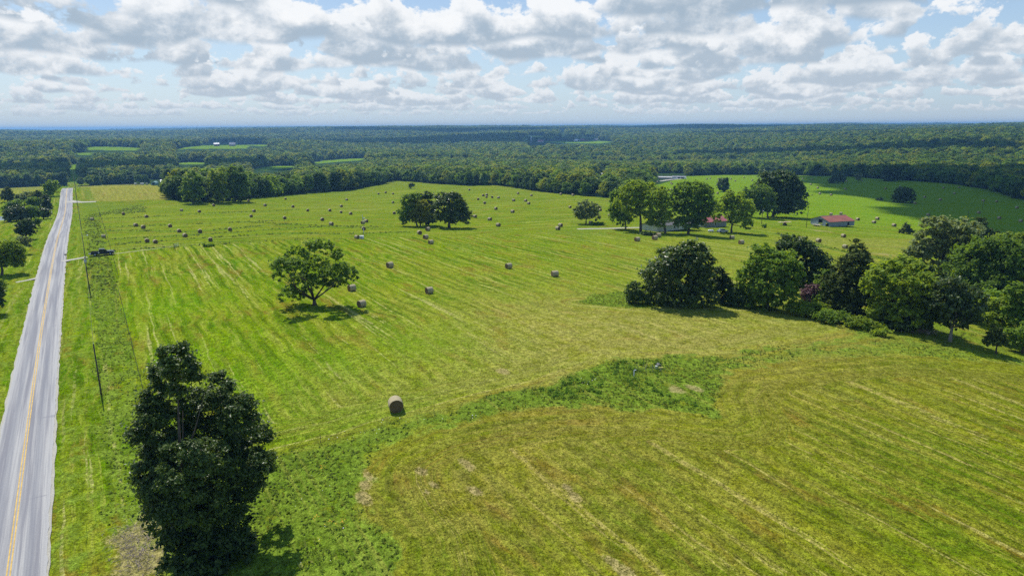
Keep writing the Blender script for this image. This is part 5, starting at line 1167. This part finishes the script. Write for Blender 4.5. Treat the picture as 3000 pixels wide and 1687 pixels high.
mb = MB(); gable(mb, 0, [(.3, Wy*.19, 1.5), (Wy*.36, Wy*.58, 2.7)]); mb.build('front_gable', TIN, T)
mb = MB(); gable(mb, Lx, [(Wy*.30, Wy*.66, 2.9)]); mb.build('rear_gable', TIN, T)
for sy in (0, 1):
    mb = MB(); ov = .35; y_e = -ov if sy == 0 else Wy+ov; ze = E_-ov*(RZ-E_)/(Wy/2); n_ = 24
    ye2 = y_e; V = []; xs = np.linspace(-.3, Lx+.3, 49)
    for i, xx in enumerate(xs):
        rib = .03*(i % 2)
        V += [(xx, ye2, ze+.06+rib), (xx, Wy/2, RZ+.06+rib)]
    for i, xx in enumerate(xs): V += [(xx, ye2, ze), (xx, Wy/2, RZ)]
    o_ = 2*len(xs); F_ = []
    for i in range(len(xs)-1):
        F_ += [(2*i, 2*i+2, 2*i+3, 2*i+1) if sy == 0 else (2*i+1, 2*i+3, 2*i+2, 2*i), (o_+2*i+1, o_+2*i+3, o_+2*i+2, o_+2*i) if sy == 0 else (o_+2*i, o_+2*i+2, o_+2*i+3, o_+2*i+1), (2*i, o_+2*i, o_+2*i+2, 2*i+2)]
    F_ += [(0, 1, o_+1, o_), (2*len(xs)-2, o_+2*len(xs)-2, o_+2*len(xs)-1, 2*len(xs)-1)]
    mb.add(V, F_); mb.build('roof', REDROOF, T)
mb = MB(); mb.tube([(-.3, Wy/2, RZ+.11), (Lx+.3, Wy/2, RZ+.11)], .1, 6); mb.build('ridge_cap', mat("pale_ridge", (.5, .4, .42), .5, .1), T)
for xx in (Lx*.33, Lx*.66):
    mb = MB()
    for yy in (Wy*.25, Wy*.75): mb.box((xx, yy, 1.3), (.16, .16, 2.6))
    mb.build('post', WOODP, T)
mb = MB(); mb.box((Lx*.55, Wy*.26, 1.2), (Lx*.88, .06, 2.4)); mb.box((Lx*.55, Wy*.13, .12), (Lx*.86, Wy*.24, .06)); mb.build('inner_shade_panel', DARKM, T)  # added dark panel and floor sheet standing in for the barn's inner shade
mb = MB(); mb.box((0, Wy*.47, 2.78), (.12, Wy*.25, .16)); mb.build('door_header', WOODP, T)
# stock trailer before the barn opening
P = ground(2392, 662.5); T = thing('trailer', 'low pale green flat trailer with side rails in front of the barn opening', 'trailer', P, yaw+math.pi/2+.15)
mb = MB(); mb.box((0, 0, .62), (3.9, 1.8, .12)); mb.build('deck', TANWOOD, T); mb = MB()
for sy in (-1, 1):
    for zz in (.85, 1.15): mb.box((0, sy*.88, zz), (3.9, .05, .09))
    for xx in (-1.9, -.6, .6, 1.9): mb.box((xx, sy*.86, .92), (.07, .07, .58))
mb.build('side_rail', mat("pale_green_paint", (.50, .58, .50), .6, .06), T); mb = MB(); mb.tube([(1.9, 0, .55), (3.1, 0, .5)], .05, 6); mb.build('drawbar', STEEL, T)
for sx_ in (-.45, .45):
    for sy in (-1, 1): mb = MB(); mb.tube([(sx_, sy*.78, .33), (sx_, sy*1.0, .33)], .33, 14); mb.build('wheel', RUBBER, T, True)
# hay rake wagon
P = ground(2297, 660.5); T = thing('farm_wagon', 'old wagon with a pale board top on the grass left of the barn', 'wagon', P, .25)
mb = MB()
for i in range(7): mb.box((-2.6+i*.87, (i % 3-1)*.08, 1.55+.06*math.sin(i*2.)), (.82, 1.7, .09))
mb.build('board_top', TANWOOD, T); mb = MB(); mb.box((0, 0, 1.32), (3.4, .18, .14)); mb.box((.3, 0, .85), (.9, .7, .8)); mb.tube([(.3, 0, .6), (-2.2, 0, .35)], .06, 6); mb.build('chassis', RUST, T)
for sx_ in (0, .75):
    for sy in (-1, 1): mb = MB(); mb.tube([(sx_, sy*.55, .38), (sx_, sy*.75, .38)], .38, 14); mb.build('wheel', RUBBER, T, True)

# farmhouse behind the trees
A_ = ground(1985, 681); A_ = ground(1922, 676); zb = A_[2]
def house(name, label, cat, P, yaw, L, Wd, eave, ridge, wall, roof, wins=0, group=None, door=False, ov=.4, zoff=-.2):
    T = thing(name, label, cat, np.array(P)+[0, 0, zoff], yaw, group); mb = MB()
    mb.box((L/2, Wd/2, eave/2), (L, Wd, eave)); mb.add([(0, 0, eave), (0, Wd, eave), (0, Wd/2, ridge-.06), (L, 0, eave), (L, Wd, eave), (L, Wd/2, ridge-.06)], [(0, 2, 1), (3, 4, 5)]); mb.build('wall', wall, T)
    mb = MB(); k = (ridge-eave)/(Wd/2); ze = eave-ov*k
    for sy in (0, 1):
        ye = -ov if sy == 0 else Wd+ov; V = [(-ov, ye, ze), (L+ov, ye, ze), (L+ov, Wd/2, ridge), (-ov, Wd/2, ridge)]; V += [(a_, b_, c_+.12) for a_, b_, c_ in V]
        F_ = [(3, 2, 1, 0), (4, 5, 6, 7), (0, 1, 5, 4), (1, 2, 6, 5), (3, 0, 4, 7)]
        if sy: F_ = [q[::-1] for q in F_]
        mb.add(V, F_)
    mb.build('roof', roof, T)
    for i in range(wins):
        x_ = L*(i+.7)/(wins+.4); mb = MB(); mb.box((x_, -.02, eave*.55), (.95, .06, 1.15)); wf = mb.build('window', WHITE, T); mb = MB(); mb.box((x_, -.055, eave*.55), (.75, .03, .95)); mb.build('pane', GLASS, wf)
    if door: mb = MB(); mb.box((L*.5, -.03, 1.0), (.95, .08, 2.05)); mb.build('door', WHITE, T)
    return T
P0 = ground(1925, 679); P1 = ground(2052, 676); yw = yaw_to(P0, P1); LL = np.linalg.norm((P1-P0)[:2])
house('farmhouse', 'pale blue white farmhouse half hidden behind the row of tall trees', 'house', P0, yw, LL, 8.5, 2.2, 3.3, PALEW, mat('dark_roof', (.10, .10, .11), .8, .1), 4, door=True)
P0 = ground(2062, 667); P1 = ground(2128, 665); yw = yaw_to(P0, P1); LL = np.linalg.norm((P1-P0)[:2])
house('farm_outbuilding', 'grey shed with a faded red roof showing between the two right farmhouse trees', 'shed', P0, yw, LL, 7.5, 2.5, 4.3, mat("grey_boards", (.24, .25, .26), .85, .15, 2), PINKR, 1)
P = ground(2082, 681.5); T = thing('propane_tank', 'white horizontal propane tank on the grass under the farmhouse trees', 'tank', P, .05)
mb = MB(); mb.tube([(-1.15, 0, .72), (-1.05, 0, .72), (-.85, 0, .72), (.85, 0, .72), (1.05, 0, .72), (1.15, 0, .72)], [.12, .36, .47, .47, .36, .12], 18); mb.build('vessel', WHITE, T, True)
mb = MB(); mb.tube([(0, 0, 1.15), (0, 0, 1.32)], .16, 10); mb.build('valve_dome', WHITE, T); 
for xx in (-.7, .7): mb = MB(); mb.box((xx, 0, .18), (.18, .6, .36)); mb.build('foot', STEEL, T)
# small white car
P = ground(2117, 680.5); T = thing('parked_car', 'small white car parked beside the propane tank under the trees', 'car', P, .2)
mb = MB(); mb.prism([(-2.1, .3), (2.1, .3), (2.15, .62), (1.9, .80), (1.0, .88), (.45, 1.32), (-1.0, 1.36), (-1.7, .92), (-2.1, .85)], -.82, .82); mb.build('body', WHITE, T)
mb = MB()
for sy in (-1, 1): mb.prism([(.85, .90), (.38, 1.26), (-.95, 1.29), (-1.5, .93)], sy*.825, sy*.833)
mb.build('window', GLASS, T)
for sx_ in (-1.3, 1.3):
    for sy in (-1, 1): mb = MB(); mb.tube([(sx_, sy*.68, .31), (sx_, sy*.86, .31)], .31, 14); mb.build('wheel', RUBBER, T, True)

# far buildings
def px_house(name, label, cat, u0, v0, u1, v1, Wd, eave, ridge, wall, roof, wins=0, group=None, zoff=-.3):
    P0, P1 = ground(u0, v0), ground(u1, v1); zz = P0[2]; d = ray(u1, v1); t = (np.hypot(*P0[:2]))/np.hypot(*d[:2]); P1 = CAM+t*d; yw = yaw_to(P0, P1); return house(name, label, cat, P0, yw, float(np.linalg.norm((P1-P0)[:2])), Wd, eave, ridge, wall, roof, wins, group, zoff=zoff)
G = 'farm buildings at the tan field corner'
P = ground(472, 543.5); house('barn', 'dark red barn with a bright white roof at the left end of the dark wood', 'barn', P, .45, 9.5, 8, 3.6, 6.2, REDW, WHITER, 0, G, zoff=-.2)
P = ground(450, 541.5); T = thing('quonset_shed', 'rounded blue green shed left of the dark red barn', 'shed', P, .1, G); mb = MB(); a_ = np.linspace(0, math.pi, 13); mb.prism([(3.1*math.cos(q), 3.6*math.sin(q)) for q in a_], 0, 7); mb.build('arched_shell', BLUEG, T)
mb = MB(); mb.box((0, -.05, 1.1), (2.4, .08, 2.2)); mb.build('door', DARKM, T)
for u, lab in ((397, 'white stock tank at the left of the farm buildings by the tan field'), (417, 'white box trailer beside the tan field farm'), (431, 'small grey white vehicle beside the quonset shed')):
    P = ground(u, 541.5); T = thing('farm_trailer', lab, 'trailer', P, .1, G); w_ = 3.4 if u == 417 else 1.9; mb = MB(); mb.box((0, 0, 1.35), (w_, 1.8, 1.3)); mb.build('body', WHITE if u != 431 else STEEL, T)
    for sx_ in (-.6, .6): mb = MB(); mb.tube([(sx_*w_/2, -.95, .35), (sx_*w_/2, .95, .35)], .35, 10); mb.build('wheel', RUBBER, T)
P = ground(348, 543); Q = ground(418, 542); T = thing('plank_fence', 'long low pale plank fence along the far edge of the tan field', 'fence', P, yaw_to(P, Q)); L = float(np.linalg.norm((Q-P)[:2])); mb = MB()
for zz in (.5, .95): mb.box((L/2, 0, zz+.1), (L, .08, .22))
mb.build('rails', TANWOOD, T)
for i in range(10): mb = MB(); mb.box((L*i/9, .08, .55), (.14, .14, 1.3)); mb.build('post', RUST, T)
G = 'buildings above the bright far field'
px_house('farm_building', 'long low white and grey farm building at the top of the bright far field', 'building', 1928, 525, 1968, 523, 6, 2.3, 3.1, mat("beige_wall", (.45, .42, .36), .8, .05), mat('dull_white_roof', (.42, .42, .42), .7, .05), 2, G)
T = px_house('pole_shed', 'open fronted white shed at the right end of the long farm building', 'shed', 1969, 524, 2009, 522, 6, 2.6, 3.0, WHITE, mat("lilac_grey_roof", (.33, .33, .40), .7, .05), 0, G)
mb = MB(); 
for xx in (7.5, 11.2): mb.box((xx, -.03, 1.2), (3.0, .1, 2.1))
mb.build('bay_shade_panel', DARKM, T)  # dark panels on the closed wall paint the shade of open bays
px_house('farm_building', 'white roof showing through the trees left of the bright far field', 'building', 1751, 523, 1772, 523, 7, 5.0, 6.5, REDW, WHITER, 0, G)
G = 'buildings on the far meadow to the left'
px_house('farmhouse', 'brown red barn on the far left meadow', 'house', 627, 428.5, 643, 428.5, 12, 6.0, 9.5, REDW, mat("grey_metal_roof", (.34, .36, .42), .5, .05), 0, G)
px_house('farmhouse', 'grey roofed house on the far left meadow', 'house', 672, 428.5, 690, 428.5, 14, 5.0, 11, mat("brick_pillars", (.30, .22, .22), .8, .1), GREYR, 3, G)
G = 'distant farmstead by the silo'
P = ground(1555.5, 419); s_ = depth(P)/F_PX; T = thing('silo', 'tall grey silo with a white dome in the far distance', 'silo', P, 0, G); rr_ = 2.0*s_; H = 16*s_
mb = MB(); mb.tube([(0, 0, 0), (0, 0, H)], rr_, 16); mb.build('cylinder', mat("grey_stave", (.40, .44, .48), .8, .05), T, True); mb = MB(); mb.tube([(0, 0, H), (0, 0, H+rr_*.5), (0, 0, H+rr_*.95)], [rr_*1.05, rr_*.8, rr_*.1], 16); mb.build('dome', WHITER, T, True)
px_house('barn', 'distant red roofed barn beside the silo', 'barn', 1576, 417, 1592, 417, 5*s_*2, 3*s_, 6.5*s_, WHITE, PINKR, 0, G)
px_house('barn', 'distant white domed barn right of the far meadow centre', 'barn', 1681, 413.5, 1694, 413.5, 9*s_, 3*s_, 5.5*s_, WHITE, WHITER, 0, G)
px_house('barn', 'distant long red barn right of the white one', 'barn', 1700, 413.5, 1712, 413.5, 9*s_, 4*s_, 6.5*s_, REDW, PINKR, 0, G)
px_house('shed', 'distant low brown shed touching the long red barn', 'shed', 1713, 414, 1724, 413, 8*s_, 2*s_, 3.6*s_, REDW, RUST, 0, G)
px_house('farmhouse', 'distant pinkish grey house, rightmost on the far meadow', 'house', 1740, 413, 1750, 413, 8*s_, 4*s_, 6.5*s_, mat("dusky_pink_wall", (.32, .26, .30), .8, .05), GREYR, 0, G)

# odds and ends in the weeds
P = ground(1857, 1104); T = thing('standpipe', 'short white standpipe in the bright weeds of the pond hollow', 'pipe', P); mb = MB(); mb.tube([(0, 0, -.1), (0, 0, .95), (.06, 0, 1.05), (.3, 0, 1.05)], .07, 8); mb.build('pipe', WHITE, T)
P = ground(1923, 1079); T = thing('bucket', 'white upturned bucket beside the dark hole in the weeds', 'bucket', P); mb = MB(); mb.tube([(0, 0, 0), (0, 0, .38)], [.24, .19], 14); mb.build('tub', WHITE, T)
mb = MB(); mb.tube([(0, 0, .37), (0, 0, .40)], [.20, .18], 14); mb.build('base', WHITE, T)
P = ground(1934, 1080); T = thing('float', 'yellowish board lying beside the white bucket', 'board', P, .3); mb = MB(); mb.box((0, 0, .18), (.9, .22, .08)); mb.build('plank', mat("yellow_board", (.6, .55, .12), .7, .08), T)
r = np.random.default_rng(4)
P = ground(2685, 972); mb = MB()
for _ in range(70):
    c = np.array([r.normal()*1.6, r.normal()*.7, .1+.5*r.random()]); d = unit(1, r)[0]*np.array([1, 1, .35])*1.1; mb.tube([c-d, c+d], [.05, .02], 5)
tag(mb.build('brush_pile', mat("dead_wood", (.32, .26, .22), .95, .2, 3), None, False, P, -.3), 'pile of bare dead branches at the shaded foot of the hedgerow', 'brush pile')
P = ground(400, 1600); mb = MB()
for _ in range(520):
    u = r.normal()*38; v = r.normal()*52; q = ground(400+u, 1605+v)-P; d = unit(1, r)[0]*np.array([1, 1, .25])*.35; mb.tube([q-d+[0, 0, .08], q+d+[0, 0, .08]], [.018, .008], 4)
tag(mb.build('dead_brush', bpy.data.materials["dead_wood"], None, False, P), 'scattered dead brush and straw left of the front tree', 'brush', kind='stuff')
mb = MB(); P = ground(1903, 1083)
for _ in range(45):
    c = np.array([r.normal()*1.3, r.normal()*.6, 0]); mb.tube([c, c+[r.normal()*.2, r.normal()*.2, .6+.5*r.random()]], [.02, .008], 4)
tag(mb.build('dead_stalks', mat("bleached_stalk", (.36, .33, .22), .95, .1), None, False, P), 'bleached dead stalks in the weed grown pond hollow', 'stalks', kind='stuff')
# culvert in the hollow, the shade inside it painted as a dark disc
P = ground(1932, 1073)-[0, 0, .42]; T = thing('culvert', 'dark pipe mouth half buried in the bright weeds', 'culvert', P, .1); mb = MB(); mb.tube([(0, .9, .32), (0, 0, .32)], .38, 14, cap=False); mb.build('pipe', mat("culvert_steel", (.10, .10, .10), .7, .1), T); mb = MB(); mb.tube([(0, .3, .32), (0, .29, .32)], .36, 14); mb.build('mouth', DARKM, T)

# ------------------------------------------------------------------ air
HB = 15600.; zlo, zhi = float(gz2.min())-1.0, float(max((FP[:, 2]+13.5*FP[:, 4]).max()+1, 38))*1.0; print('haze top', zhi, (FP[:, 2]+13.5*FP[:, 4]).max(), gz.max())
V = [(x_*HB, y_*HB, z_) for z_ in (zlo, zhi) for x_, y_ in ((-1, -1), (1, -1), (1, 1), (-1, 1))]
hm = bpy.data.materials.new("haze"); hm.use_nodes = True; n = NT(hm.node_tree); n.n.clear(); o_ = n.n.new('ShaderNodeOutputMaterial')
pv = n.node('ShaderNodeVolumePrincipled'); pv.inputs['Color'].default_value = C(.24, .54, .96); pv.inputs['Density'].default_value = HAZE_D; pv.inputs['Anisotropy'].default_value = .2
n.l.new(pv.outputs[0], o_.inputs['Volume'])
tag(link("haze", mkmesh("haze", V, [(3, 2, 1, 0), (4, 5, 6, 7), (0, 1, 5, 4), (1, 2, 6, 5), (2, 3, 7, 6), (3, 0, 4, 7)], [hm])), kind='stuff')
print('leaves', NLEAF[0], 'forest', len(FP), 'objects', len(scene.objects))
